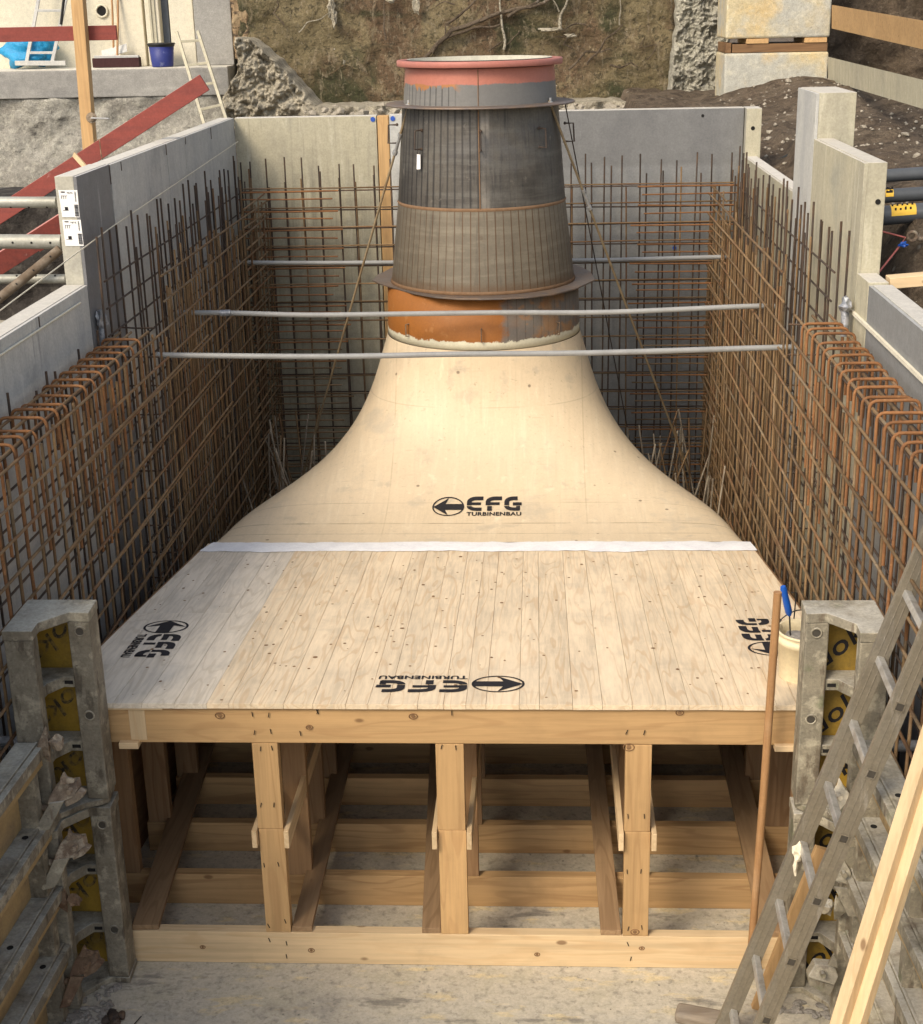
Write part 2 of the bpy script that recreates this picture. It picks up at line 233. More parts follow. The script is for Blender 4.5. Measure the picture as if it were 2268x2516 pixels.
mat('rubble', (.44, .395, .30), [('noise', 3, .4, .62, (.30, .265, .20), .8), ('noise', 13, .52, .62, (.56, .51, .40), .75), ('noise', 30, .56, .66, (.10, .085, .065), .8)], rough=.95, rnd=0, bump=((9, 1.0, .07), (30, .9, .03)), fine=0.2)
mat('rock_pale', (.50, .475, .38), [('noise', 2, .4, .65, (.40, .38, .31), .8), ('noise', 22, .50, .62, (.27, .25, .21), .7), ('noise', (12, 12, 26), .52, .64, (.60, .57, .46), .7)], rough=.95, rnd=0, bump=((9, 1.0, .08), (28, 1.0, .04)), fine=0.2)
mat('brick_edge', (.30, .21, .12), [('noise', (6, 6, 14), .5, .6, (.05, .035, .025), .9), ('noise', 5, .5, .7, (.42, .33, .20), .6)], rough=.95, rnd=0, bump=((18, 1.0, .04),), fine=0.2)
mat('block_concrete', (.52, .44, .27), [('noise', 1.4, .42, .62, (.40, .40, .36), .9), ('noise', 2.2, .5, .68, (.58, .42, .19), .75), ('noise', 8, .5, .7, (.60, .57, .45), .5), ('noise', 30, .62, .72, (.20, .18, .14), .6), ('noise', (4, 4, 4), .66, .72, (.10, .10, .08), .7)], rough=.9, rnd=.04, bump=((12, .5, .02), (50, .4, .006)), fine=0.14)
mat('soil', (.135, .10, .068), [('noise', 1.2, .4, .65, (.20, .155, .108), .8), ('noise', 7, .45, .65, (.065, .047, .032), .8), ('noise', 24, .56, .68, (.24, .195, .14), .7), ('spot', 10, .10, .22, (.36, .32, .26), .8, .82)], rough=.95, rnd=0, bump=((6, 1.0, .10), (22, 1.0, .05), (70, .7, .02)), fine=0.2)
mat('hollow_shade_earth', (.035, .030, .026), [('noise', 7, .5, .66, (.10, .09, .075), .7), ('noise', 2, .62, .7, (.30, .30, .29), .7)], rough=.95, rnd=0, bump=((8, 1.0, .06),), fine=0.2)  # near-black colour carries the shade of the hollow outside the left wall
mat('stone_pale', (.36, .32, .25), [('noise', 9, .4, .7, (.36, .32, .26), .7)], rough=.9, rnd=.25, bump=((25, .4, .01),))
mat('broom_bristle', (.045, .018, .018), rough=.95, rnd=0, bump=(((60, 60, 4), 1.0, .01),))
mat('door_dark', (.10, .115, .14), rough=.6, rnd=0)
mat('blue_paint', (.03, .09, .40), rough=.6, rnd=0)

# ------------------------------------------------------------------ mesh builder
class MB:
    def __init__(s): s.v = []; s.f = []; s.sm = []
    def add(s, vs, fs, smooth=False):
        n = len(s.v); s.v += [tuple(v) for v in vs]; s.f += [tuple(i+n for i in f) for f in fs]; s.sm += [smooth]*len(fs); return s
    def box(s, x0, x1, y0, y1, z0, z1):
        return s.hexa([(x0, y0), (x1, y0), (x1, y1), (x0, y1)], z0, z1)
    def hexa(s, poly, z0, z1):      # vertical prism over any polygon
        n = len(poly); a = sum(poly[i][0]*poly[(i+1) % n][1]-poly[(i+1) % n][0]*poly[i][1] for i in range(n))
        if a < 0: poly = poly[::-1]
        vs = [(p[0], p[1], z0) for p in poly]+[(p[0], p[1], z1) for p in poly]
        return s.add(vs, [tuple(range(n))[::-1], tuple(range(n, 2*n))]+[(i, (i+1) % n, n+(i+1) % n, n+i) for i in range(n)])
    def bar(s, p, q, w, h, up=(0, 0, 1), bevel=0):     # rectangular bar from p to q; w sideways, h along up
        p, q = Vector(p), Vector(q); d = (q-p).normalized(); u = Vector(up); u = (u-d*u.dot(d)).normalized(); r = d.cross(u)
        vs = []
        for c in (p, q):
            for a, b in ((-1, -1), (1, -1), (1, 1), (-1, 1)): vs.append(c+r*(a*w/2)+u*(b*h/2))
        return s.add(vs, [(0, 3, 2, 1)[::-1], (4, 5, 6, 7)[::-1]]+[(i, i+4, (i+1) % 4+4, (i+1) % 4) for i in range(4)])
    def tube(s, pts, r, n=8, closed=False, caps=True, smooth=True):
        pts = [Vector(p) for p in pts]; m = len(pts); rs = r if hasattr(r, '__len__') else [r]*m; vs = []; fs = []; ref = None
        for i, p in enumerate(pts):
            a = pts[i-1] if (i or closed) else pts[i]; b = pts[(i+1) % m] if (i < m-1 or closed) else pts[i]
            d = (b-a).normalized()
            if ref is None: ref = Vector((0, 0, 1)) if abs(d.z) < .9 else Vector((1, 0, 0))
            u = (ref-d*ref.dot(d)).normalized(); ref = u; w = d.cross(u)
            vs += [p+(u*cos(2*pi*k/n)+w*sin(2*pi*k/n))*rs[i] for k in range(n)]
        for i in range(m if closed else m-1):
            j = (i+1) % m
            fs += [(i*n+k, j*n+k, j*n+(k+1) % n, i*n+(k+1) % n) for k in range(n)]
        s.add(vs, fs, smooth)
        if caps and not closed: s.add(vs[:n], [tuple(range(n))]); s.add(vs[-n:], [tuple(range(n))[::-1]])
        return s
    def rev(s, c, prof, n=48, smooth=True, a0=0):       # revolve (r, z) profile about a vertical axis
        vs = []; fs = []; m = len(prof)
        for r, z in prof: vs += [(c[0]+r*cos(a0+2*pi*k/n), c[1]+r*sin(a0+2*pi*k/n), c[2]+z) for k in range(n)]
        for i in range(m-1): fs += [(i*n+k, i*n+(k+1) % n, (i+1)*n+(k+1) % n, (i+1)*n+k) for k in range(n)]
        return s.add(vs, fs, smooth)
    def disc(s, c, nrm, r, t=.002, n=14):
        nrm = Vector(nrm).normalized(); c = Vector(c); return s.tube([c, c+nrm*t], r, n, smooth=False)
    def mesh(s, name):
        me = bpy.data.meshes.new(name); me.from_pydata(s.v, [], s.f); me.update()
        me.polygons.foreach_set('use_smooth', s.sm); return me
    def clump(s, c, r, seed=0, sub=2, flat=1.0, amp=.35):
        bm = bmesh.new(); bmesh.ops.create_icosphere(bm, subdivisions=sub, radius=1)
        rr = r if hasattr(r, '__len__') else (r, r, r*flat)
        vs = []
        for v in bm.verts:
            k = 1+amp*noise.noise(v.co*1.6+Vector((seed*3.7, seed, 0)))*1.6
            vs.append((c[0]+v.co.x*rr[0]*k, c[1]+v.co.y*rr[1]*k, c[2]+v.co.z*rr[2]*k))
        fs = [tuple(v.index for v in f.verts) for f in bm.faces]; bm.free(); return s.add(vs, fs, sub > 2)
def rag(mb, amt, sc=6):             # uneven edges for worn or crusted things
    mb.v = [tuple(Vector(v)+noise.noise_vector(Vector(v)*sc)*amt) for v in mb.v]; return mb

def link(name, me, m, parent=None, loc=None):
    o = bpy.data.objects.new(name, me); COL.objects.link(o)
    if m is not None and not me.materials: me.materials.append(MATS[m])
    if parent is not None:
        o.parent = parent
        base = Vector((0, 0, 0)); p = parent
        while p is not None: base += p.location; p = p.parent
        o.location = (Vector(loc) if loc is not None else Vector((0, 0, 0)))-base
    elif loc is not None: o.location = loc
    return o
def part(name, mb, m, parent, bevel=0, label=None):
    o = link(name, mb.mesh(name), m, parent)
    if bevel: bev(o, bevel)
    if label: o['label'] = label
    return o
def bev(o, w, seg=2):
    md = o.modifiers.new('bevel', 'BEVEL'); md.width = w; md.segments = seg; md.limit_method = 'ANGLE'; md.angle_limit = radians(40); return o
def thing(name, label, cat, loc=(0, 0, 0), group=None):
    o = bpy.data.objects.new(name, None); COL.objects.link(o); o.location = loc; o.empty_display_size = .1
    o['label'] = label; o['category'] = cat
    if group: o['group'] = group
    return o
def single(name, mb, m, label, cat, group=None, bevel=0):
    o = link(name, mb.mesh(name), m); o['label'] = label; o['category'] = cat
    if group: o['group'] = group
    if bevel: bev(o, bevel)
    return o
def struct(name, mb, m):
    o = link(name, mb.mesh(name), m); o['kind'] = 'structure'; return o

XL, XR, YB = -2.42, 1.655, 12.0
AX = Vector((-.358, 9.9, 0))
def deckz(y): return 1.318-.084*(y-5.53)

# ================================================================== SETTING
g = MB(); n = 60
def fz(x, y): return .004*noise.noise(Vector((x*2, y*2, 0)))
nx, ny = 50, 80; x0, x1, y0, y1 = -4.2, 3.6, -1.0, 12.3
vs = [(x0+(x1-x0)*i/nx, y0+(y1-y0)*j/ny, fz(x0+(x1-x0)*i/nx, y0+(y1-y0)*j/ny) if y0+(y1-y0)*j/ny < 5.3 else 0) for j in range(ny+1) for i in range(nx+1)]
g.add(vs, [(j*(nx+1)+i, j*(nx+1)+i+1, (j+1)*(nx+1)+i+1, (j+1)*(nx+1)+i) for j in range(ny) for i in range(nx)], True)
struct('pit_floor', g, 'pit_floor')

def hgt(x, y):
    if x > 1:      # soil rising behind the right hand panels
        base = 2.42+.10*max(0, y-8)+.09*(x-2)
        k = min(1, max(0, (y-7.3)/1.1)); k = k*k*(3-2*k); j = min(1, max(0, (x-1.85)/.25))
        base = max(base, 2.40+(.52*k)*j+.02*max(0, y-8.4)*j); base = min(base, 3.12+.03*(x-2))
        if y < 7.3: base = min(base, 2.40)
        if y > 15: base = max(base, 3.05)
        base += .17*math.exp(-((x-2.75)**2/.22+(y-15.4)**2/1.0))
    elif x < -2.5:
        base = 1.5+(.0 if y < 13 else .02*(y-13))
    else:
        base = 2.72 if y > 12 else 2.6
    if y > 12.6 and x > -2.9: base = max(base, 2.86)
    p = Vector((x*1.1, y*1.1, 0))
    return base+.10*noise.fractal(p*1.3, 1.0, 2.0, 4)+.035*noise.noise(p*7)
def terrain(xs0, xs1, ys0, ys1, st):
    mb = MB(); nx = int((xs1-xs0)/st); ny = int((ys1-ys0)/st)
    vs = [(xs0+i*st, ys0+j*st, hgt(xs0+i*st, ys0+j*st)) for j in range(ny+1) for i in range(nx+1)]
    mb.add(vs, [(j*(nx+1)+i, j*(nx+1)+i+1, (j+1)*(nx+1)+i+1, (j+1)*(nx+1)+i) for j in range(ny) for i in range(nx)], True); return mb
t = terrain(1.80, 7.0, 2.0, 12.2, .06); t2 = terrain(-2.9, 7.0, 12.2, 19.4, .09); t3 = terrain(-9, -2.56, 2.0, 18.2, .15)
for q in (t2, t3): t.add(q.v, q.f, True)
far = MB()
far.add([(-150, 19, 2.6), (150, 19, 2.6), (150, 150, 2.6), (-150, 150, 2.6), (-150, -120, 1.3), (-9, -120, 1.3), (-9, 19, 1.3), (-150, 19, 1.3),
         (7, -120, 2.7), (150, -120, 2.7), (150, 19, 2.7), (7, 19, 2.7)], [(0, 1, 2, 3), (4, 5, 6, 7), (8, 9, 10, 11)])
t.add(far.v, far.f)
struct('ground', t, 'soil')
st_ = MB()
for i in range(1300):
    x = random.uniform(1.85, 4.6); y = random.uniform(7.0, 15.9); r = random.choice([.006, .008, .011, .014, .018]) if random.random() < .96 else random.uniform(.025, .04)
    st_.clump((x, y, hgt(x, y)+r*.2), r, i, 1, .7, .5)
for i in range(160):
    x = random.uniform(-2.7, 1.5); y = random.uniform(16.6, 17.7); r = random.choice([.02, .03, .05, .07])
    st_.clump((x, y, 2.98+random.uniform(-.05, .03)), r, i, 1, .7, .5)
o = single('loose_stones', st_, 'stone_pale', 'pale stones scattered over the brown soil behind the pit', 'stones'); o['kind'] = 'stuff'

# ------------------------------------------------------------------ outer formwork panels round the pit
def panel(label, facing, x0, x1, y0, y1, z0, z1, side, fac='panel_pale', edge='frame_edge', group='formwork panels lining the pit', holes=()):
    """side: which face is the form face: 'x+', 'x-', 'y-'"""
    t = thing('formwork_panel', label, 'formwork panel', ((x0+x1)/2, (y0+y1)/2, z0), group)
    ft = .018
    if side == 'x+': a, b = (x0, x1-ft, y0, y1), (x1-ft, x1, y0+.0, y1)
    elif side == 'x-': a, b = (x0+ft, x1, y0, y1), (x0, x0+ft, y0, y1)
    else: a, b = (x0, x1, y0+ft, y1), (x0, x1, y0, y0+ft)
    part('frame', MB().box(*a, z0, z1), edge, t, bevel=.003)
    part('facing', MB().box(*b, z0, z1+(-.003)), fac, t, bevel=.0015)
    for h in holes: part('tie_hole', MB().disc(h[0], h[1], h[2], .003), 'hole_dark', t)
    return t
g_ = .007
segs = [(7.73, 8.37, 'panel_dark', 'dark slate grey form panel with two printed labels on its end, left wall'),
        (8.37, 9.72, 'panel_pale', 'pale grey form panel next to the dark one in the left wall'),
        (9.72, 10.24, 'panel_pale', 'narrow pale grey form panel in the left wall'),
        (10.24, 12.0, 'panel_pale', 'pale grey form panel in the left wall meeting the rear wall')]
PL = []
for a, b, m_, lb in segs: PL.append(panel(lb, None, XL-.118, XL, a+(g_ if a > 7.8 else 0), b-g_, 0, 3.29+(.004 if m_ == 'panel_dark' else 0), 'x+', m_))
LOW = panel('low grey form panel with bright dusty top, left wall front', None, XL-.125, XL, 4.6, 7.72, 0, 2.72, 'x+', 'panel_pale')
panel('low grey form panel at the left edge of the picture', None, XL-.125, XL, 1.5, 4.59, 0, 2.72, 'x+', 'panel_pale')
panel('large cream form panel left of the timber strip in the rear wall', None, -2.418, -1.27, YB, YB+.12, 0, 3.285, 'y-', 'panel_cream')
single('timber_filler', MB().box(-1.262, -1.17, YB-.004, YB+.1, 0, 3.283), 'beam_wood_z', 'upright orange timber strip filling the gap in the rear wall', 'timber', bevel=.003)
panel('narrow pale form panel between timber strip and steel cone', None, -1.165, -.42, YB, YB+.12, 0, 3.29, 'y-', 'panel_pale')
panel('smooth dark grey form panel right of the steel cone in the rear wall', None, -.414, 1.655, YB, YB+.12, 0, 3.297, 'y-', 'panel_grey', holes=[((1.33, YB, 3.24), (0, -1, 0), .012)])
for (px, py) in ((916, 293), (965, 291), (1008+0, 640), (1657, 609)):
    c = ony(px, py, YB); single('form_plug', MB().disc((c.x, YB-.006, c.z), (0, 1, 0), .019 if py < 400 else .016, .006), 'blue_paint', {916: 'blue plug in the cream rear panel left of the timber strip', 965: 'blue plug in the narrow rear panel right of the timber strip', 1008: 'blue plug low on the rear wall behind the left mat', 1657: 'blue plug on the dark grey rear panel'}[px], 'plug', 'blue plugs in the rear wall')
panel('pale form panel end standing at the right rear corner, one hole', None, 1.662, 1.78, YB-.10, YB+.12, 1.5, 3.297, 'y-', 'panel_cream', holes=[(ony(1850, 315, YB-.1), (0, -1, 0), .016)])
panel('low pale form panel in the right wall below the soil slope', None, XR, XR+.10, 9.62, 11.98, 0, 2.93, 'x-', 'panel_cream')
panel('tall narrow grey form panel sticking up from the right wall', None, XR, XR+.235, 8.97, 9.60, 0, 3.575, 'x-', 'panel_pale', 'panel_cream', holes=[((1.82, 8.97, 3.27), (0, -1, 0), .014)])
panel('cream form panel with a hole in its end, right wall', None, XR, XR+.115, 7.566, 8.965, 0, 3.315, 'x-', 'panel_cream', 'panel_cream', holes=[((1.735, 7.566, 3.12), (0, -1, 0), .014)])
single('timber_filler', MB().box(XR, XR+.10, 7.29, 7.56, 0, 2.76), 'panel_cream', 'narrow upright cream filler between the high and low right panels', 'timber', bevel=.003)
panel('low smooth grey form panel with chipped top, right wall front', None, XR, XR+.115, 4.4, 7.28, 0, 2.75, 'x-', 'panel_grey')
panel('low smooth grey form panel at the right edge of the picture', None, XR, XR+.115, 1.5, 4.39, 0, 2.75, 'x-', 'panel_grey')
# mortar drips down the panel seams
for y_, zt_ in ((8.355, 3.29), (9.70, 3.286), (10.26, 3.286), (8.6, 3.286), (11.1, 3.286), (6.9, 2.716), (6.3, 2.716), (5.6, 2.716)):
    pn = LOW if zt_ < 3 else [p for p, sg in zip(PL, segs) if sg[0] <= y_ <= sg[1]][0]
    L_ = random.uniform(.04, .12); part('drip', rag(MB().box(XL+.0005, XL+.003, y_-.006, y_+.006, zt_-L_, zt_-.004), .0015, 40), 'rebar_dark', pn)
# printed labels on the end of the dark panel
def label_sheet(q, lab):
    P = [ony(x, y, 7.728) for x, y in q]; t = thing('paper_label', lab, 'label', P[3], 'printed labels on the panel end')
    def at(u, v): return P[0]*(1-u)*(1-v)+P[1]*u*(1-v)+P[2]*u*v+P[3]*(1-u)*v
    def quad(mb, u0, v0, u1, v1, off):
        c = [at(u0, v0), at(u1, v0), at(u1, v1), at(u0, v1)]; c = [p-Vector((0, off, 0)) for p in c]+[p-Vector((0, off-.001, 0)) for p in c]
        mb.add(c, [(0, 1, 2, 3)[::-1], (4, 5, 6, 7)]+[(i, (i+1) % 4, (i+1) % 4+4, i+4) for i in range(4)])
    m = MB(); quad(m, 0, 0, 1, 1, .001); part('sheet', m, 'paper', t)
    m = MB(); quad(m, .12, .05, .33, .09, .003)
    v = .53
    while v < .93: h = random.choice([.01, .02, .035]); quad(m, .76, v, .97, v+h, .003); v += h+.012
    v = .05
    while v < .42: h = random.uniform(.006, .014); quad(m, .84, v, .90, v+h, .003); v += h+.012
    for k in range(4): quad(m, .45+.08*k, .07, .48+.08*k, .12+.02*(k % 2), .003)
    for k in range(3): quad(m, .12+.11*k, .2, .14+.11*k, .33, .003); quad(m, .12+.11*k, .2, .2+.11*k, .215, .003)
    quad(m, .22, .62, .40, .74, .003); quad(m, .1, .74, .42, .755, .003)
    part('print', m, 'ink', t)
label_sheet([(143, 467), (190, 467), (196, 534), (153, 533)], 'upper white printed label with barcode on the grey panel end')
label_sheet([(153, 540), (198, 540), (206, 604), (161, 604)], 'lower white printed label with barcode on the grey panel end')

# chalk cords and pale strips
single('guide_string', MB().tube([(-2.38, 11.9, 3.11), (-2.38, 8.157, 2.967), (-2.38, 5.0, 2.79)], .0035, 5), 'string', 'taut white string along the left wall above the steel bars', 'string')
single('chamfer_strip', MB().tube([(XL+.006, 7.55, 2.655), (XL+.006, 3, 2.655)], .006, 5), 'string', 'thin pale strip along the low left panel', 'strip')
single('chamfer_strip', MB().bar((XR-.008, 7.60, 2.555), (XR-.008, 3, 2.555), .014, .018), 'string', 'pale yellow strip along the low right panel', 'strip')
for px, py, X, lb in ((250, 785, -2.39, 'grey taped bundle in the corner of the left wall'), (2078, 750, 1.61, 'silver taped bundle in the corner of the right wall')):
    c = onx(px, py, X); m = MB(); m.clump(c, (.03, .05, .045), px, 2, 1, .5); m.tube([c, c-Vector((0, .02, .16))], .022, 8); single('tape_bundle', m, 'duct_tape', lb, 'tape')

# ================================================================== REBAR CAGES
BARM = {}
def bar_mesh(L, r, m, kind):
    """shared bars: lightly bent, 7-sided with a row of ribs"""
    key = (round(L, 2), r, m, kind)
    if key not in BARM:
        k = max(2, int(L/.6)); pts = []
        for i in range(k+1):
            s = i/k*L; pts.append(Vector((noise.noise(Vector((i*.7, kind*9.1, L)))*.006, noise.noise(Vector((i*.7, kind*5.3, L+9)))*.006, s)))
        BARM[key] = MB().tube(pts, r, 7).mesh('bar'); BARM[key].materials.append(MATS[m])
    return BARM[key]
def bar(t, p, q, r=.007, m='rebar_brown', name='rebar', jit=.006):
    p, q = Vector(p), Vector(q); L = (q-p).length
    o = bpy.data.objects.new(name, bar_mesh(L, r, m, random.randrange(4))); COL.objects.link(o); o.parent = t
    d = (q-p)+Vector((random.uniform(-jit, jit), random.uniform(-jit, jit), random.uniform(-jit, jit)))*L
    o.rotation_mode = 'QUATERNION'; o.rotation_quaternion = d.to_track_quat('Z', 'Y') @ Matrix.Rotation(random.uniform(0, 6), 3, 'Z').to_quaternion()
    o.location = p-t.location+Vector([random.uniform(-.004, .004) for _ in range(3)]); return o
def arcpts(c, a, b, r, n=4):   # rounded corner at c between directions a and b
    A = c+a*r; B = c+b*r
    return [A*(1-t)**2+c*2*t*(1-t)+B*t*t for t in [i/n for i in range(n+1)]]
UB = {}
def ubar(t, xi, xo, y, z, drop_i, drop_o, kind):
    key = (round(xi-xo, 2), round(drop_i, 2), round(drop_o, 2), kind)
    if key not in UB:
        w = xo-xi; a = Vector((0, 0, 0)); b = Vector((w, 0, 0)); dn = Vector((0, 0, -1)); rt = Vector((1 if w > 0 else -1, 0, 0)); lean = Vector((0, (.01, -.012, .02, -.004)[kind], 0))
        pts = [dn*drop_i+lean]+arcpts(a, dn, rt, .035)+arcpts(b+lean*.5, -rt, dn, .035)+[b+dn*drop_o-lean]
        UB[key] = MB().tube(pts, .0076, 8).mesh('u_bar'); UB[key].materials.append(MATS['rebar_rust'])
    o = bpy.data.objects.new('u_bar', UB[key]); COL.objects.link(o); o.parent = t
    o.location = Vector((xi, y, z))-t.location; o.rotation_euler = (random.uniform(-.015, .015), random.uniform(-.01, .01), random.uniform(-.035, .035)); return o
def cage(name_lab, s):     # s=-1 left wall, +1 right wall
    outer = XL+.055 if s < 0 else XR-.055; inner = XL+.265 if s < 0 else XR-.265
    t = thing('rebar_cage', name_lab, 'reinforcement', ((outer+inner)/2, 8, 0), 'reinforcement cages tied inside the forms')
    y = 4.62
    k = 0
    while y < 11.85:
        low = y < (8.28 if s < 0 else 8.15); lowo = y < (7.72 if s < 0 else 7.5)
        zt = 2.40 if lowo else 2.93
        bar(t, (outer, y, .02), (outer, y, zt+random.uniform(-.03, .10)), .0065, 'rebar_dark')
        bar(t, (inner, y+.03, .02), (inner, y+.03, (2.36 if low else 2.55)+random.uniform(-.06, .04)), .007, 'rebar_brown', jit=.003)
        if not low and k % 1 == 0:
            bar(t, (inner-s*.0+s*.03, y+.075, .05), (inner+s*.03, y+.075, 2.66+random.uniform(-.1, .1)), .0065, 'rebar_brown', jit=.006)
            bar(t, (outer-s*.05, y+.10, .3), (outer-s*.05, y+.10, 2.84+random.uniform(-.06, .06)), .006, 'rebar_dark' if k % 3 else 'rebar_brown', jit=.01)
        y += .15; k += 1
    for k in range(18):
        z = .12+k*.15
        ye = 11.8
        ys = 3.9 if z < 2.42 else (8.3 if s < 0 else 8.1)
        bar(t, (inner-s*.016, ys+random.uniform(-.1, .1), z), (inner-s*.016, ye, z+random.uniform(-.03, .03)), .0072, 'rebar_brown', jit=.0012)
        if z < 2.42: bar(t, (outer-s*.016, 4.2, z+.03), (outer-s*.016, 7.9, z+.03), .006, 'rebar_dark', jit=.002)
        bar(t, (outer-s*.016, 7.8, z+.05), (outer-s*.016, ye, z+.05), .006, 'rebar_dark', jit=.002)
        if k % 2 and z < 2.3: bar(t, (inner-s*.03, random.uniform(5, 7), z+.02), (inner-s*.03, random.uniform(8.5, 10), z+.05),   .0065, 'rebar_brown', jit=.0015)
    y = 4.5; k = 0
    zt = 2.42 if s < 0 else 2.50
    while y < (7.75 if s < 0 else 7.60):
        ubar(t, inner, outer, y+random.uniform(-.015, .015), zt+random.uniform(-.012, .012), random.choice([.42, .55, .70, .85]), .35, k % 4); k += 1; y += .145
    ym = 7.7 if s < 0 else 7.6
    for f in (.12, .5, .93): bar(t, (outer+(inner-outer)*f, 4.0, zt-.022), (outer+(inner-outer)*f, ym+.25, zt-.022), .0075, 'rebar_brown', jit=.003)
    # ladder-like spacers between the two mats
    for yy in ((8.05,) if s < 0 else (7.95,)):
        for k in range(14): bar(t, (inner, yy, .2+k*.17), (outer, yy, .2+k*.17), .005, 'rebar_dark', 'spacer_bar', jit=.03)
    return t
cage('two layer rusty steel cage along the left wall', -1)
cage('two layer rusty steel cage along the right wall, lit warm', 1)
t = thing('rebar_cage', 'steel bar grid in front of the rear wall behind the cone', 'reinforcement', (-.38, 11.8, 0), 'reinforcement cages tied inside the forms')
x = XL+.12; k = 0
while x < XR-.05:
    bar(t, (x, 11.90, .02), (x, 11.90, 2.92+random.uniform(-.03, .06)), .0065, 'rebar_dark')
    bar(t, (x+.09*(k % 2)*.3+.03, 11.68, .02), (x+.03, 11.68, 2.80+random.uniform(-.08, .12)), .0065, 'rebar_dark' if k % 3 else 'rebar_brown'); x += .143; k += 1
for k in range(18):
    z = .13+k*.152
    bar(t, (XL+.05, 11.885, z), (XR-.05, 11.885, z), .006, 'rebar_dark', jit=.002)
    bar(t, (XL+.1, 11.665, z+.045), (XR-.1, 11.665, z+.045), .006, 'rebar_brown', jit=.002)
    for s, xa in ((1, XL+.07), (-1, XR-.07)):      # rusty corner bars
        L = random.uniform(.75, .85)
        bar(t, (xa, 11.65, z+.02), (xa+s*L, 11.65, z+.02), .007, 'rebar_rust' if k > 7 or s < 0 else 'rebar_brown', jit=.008)
        bar(t, (xa, 11.62, z-.03), (xa+s*L*.95, 11.62, z-.03), .006, 'rebar_rust' if k > 9 else 'rebar_brown', jit=.008)
        bar(t, (xa+s*.20, 11.66, z+.01), (xa-s*.0+s*.195, 10.75+random.uniform(-.1, .1), z+.01), .007, 'rebar_brown', 'corner_bar', jit=.01)
# bent starter bars sticking up behind the shell
for s, xr in ((-1, (-2.12, -1.35)), (1, (.62, 1.35))):
    t = thing('starter_bars', 'pale bent steel bars poking up in the rear %s corner' % ('left' if s < 0 else 'right'), 'reinforcement', (sum(xr)/2, 10.8, 0))
    for i in range(44):
        x = random.uniform(*xr); y = random.uniform(9.9, 11.3); h = random.uniform(.6, 1.15)
        a = Vector((x, y, .02)); b = a+Vector((random.uniform(-.34, .34), random.uniform(-.2, .2), h))
        bar(t, a, b, .0065, 'rebar_pale' if i % 3 else 'rebar_brown', 'starter_bar')

# ================================================================== TIMBER FRAMEWORK UNDER THE DECK
fr = thing('timber_framework', 'timber framework of sills, posts and beams carrying the board deck', 'formwork frame', (-.36, 5.53, 0))
rows = [5.53, 5.988, 6.454, 6.918, 7.385, 7.80]
posts = [(-1.225, -1.113), (-.433, -.311), (.378, .49)]
for i, y in enumerate(rows):
    hw = 1.745-.085*(y-5.53)/1.0*1.0; xa, xb = -.36-hw+.02, -.36+hw-.03
    if i == 0: xa, xb = -2.07, 1.34
    mid = .12
    zt = deckz(y)-.028
    part('sill', MB().box(xa, xb, y, y+.055, .001, .166), 'pale_wood_x' if i == 0 else 'mid_wood_x', fr, .003)
    part('beam', MB().box(xa, xb, y+(.003 if i == 0 else 0), y+.06, zt-.166, zt-.002), 'beam_wood_x', fr, .003)
    for a, b in posts:
        if i == 0:
            part('post', MB().box(a, b, y+.0, y+.055, .168, .700), 'beam_wood_z', fr, .002)
            part('post', MB().box(a-.002, b-.003, y+.001, y+.055, .702, zt-.168), 'beam_wood_z', fr, .002)
        else:
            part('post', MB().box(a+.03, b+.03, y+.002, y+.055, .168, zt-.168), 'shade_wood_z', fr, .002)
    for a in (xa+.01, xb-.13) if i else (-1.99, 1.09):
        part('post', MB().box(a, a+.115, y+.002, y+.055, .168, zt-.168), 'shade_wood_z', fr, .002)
for a, b in posts:      # side rails nailed to both flanks of the posts
    for x in (a-.016, b+.014): part('rail', MB().bar((x, 5.50, .665), (x+.02, 7.8, .66), .022, .085), 'pale_wood_y', fr, .002)
for (bx, by), (tx, ty), w in (((355, 2286), (500, 1830), .12), ((740, 2291), (850, 1835), .09), ((1060, 2296), (1067, 2090), .085), ((1502, 2303), (1459, 1830), .09), ((1890, 2240), (1795, 1840), .12)):
    p = onz(bx, by, .181); q = onz(tx, ty, .181); d = (q-p)/(q.y-p.y)
    p = p+d*(5.535-p.y); q = p+d*2.2
    part('ground_plank', MB().bar(p, q, w, .026), 'shade_wood_y', fr, .002, 'brown plank lying on the sills, darkened for the shade under the deck')
# short packing pieces under the front beam ends and a lath on top of it
part('packer', MB().box(-1.80, -1.715, 5.505, 5.60, 1.106, 1.134), 'pale_wood_x', fr, .002)
part('packer', MB().box(1.00, 1.10, 5.51, 5.60, 1.104, 1.132), 'pale_wood_x', fr, .002)
part('packer', MB().box(-2.06, -1.60, 5.522, 5.531, 1.285, 1.302), 'pale_wood_x', fr, .001)
part('packer', MB().box(-1.75, -1.68, 5.5295, 5.533, 1.138, 1.283), 'pale_wood_z', fr, .001)
nl = MB()
for px, py in ((620, 1755), (660, 1757), (625, 1800), (665, 1797), (780, 1749), (780+0, 1749), (738, 1802), (1110, 1752), (1540, 1799), (1583, 1800), (640, 1840), (668, 1838), (641, 1978), (673, 1978), (649, 2126), (684, 2124), (660, 2275), (701, 2264), (1085, 1835), (1120, 1837), (1543, 2006), (1583, 2006), (1541, 2142), (1575, 2141), (1544, 2282), (1577, 2279), (662, 2310), (704, 2318), (704, 2350), (1543, 2320), (1550, 2356)):
    c = ony(px, py, 5.527); a = random.uniform(-.4, .4); nl.bar(c+Vector((-sin(a), 0, cos(a)))*.011, c-Vector((-sin(a), 0, cos(a)))*.011, .003, .003, (0, 1, 0))
o = part('nail_marks', nl, 'hole_dark', fr); o['kind'] = 'stuff'
kn = MB()
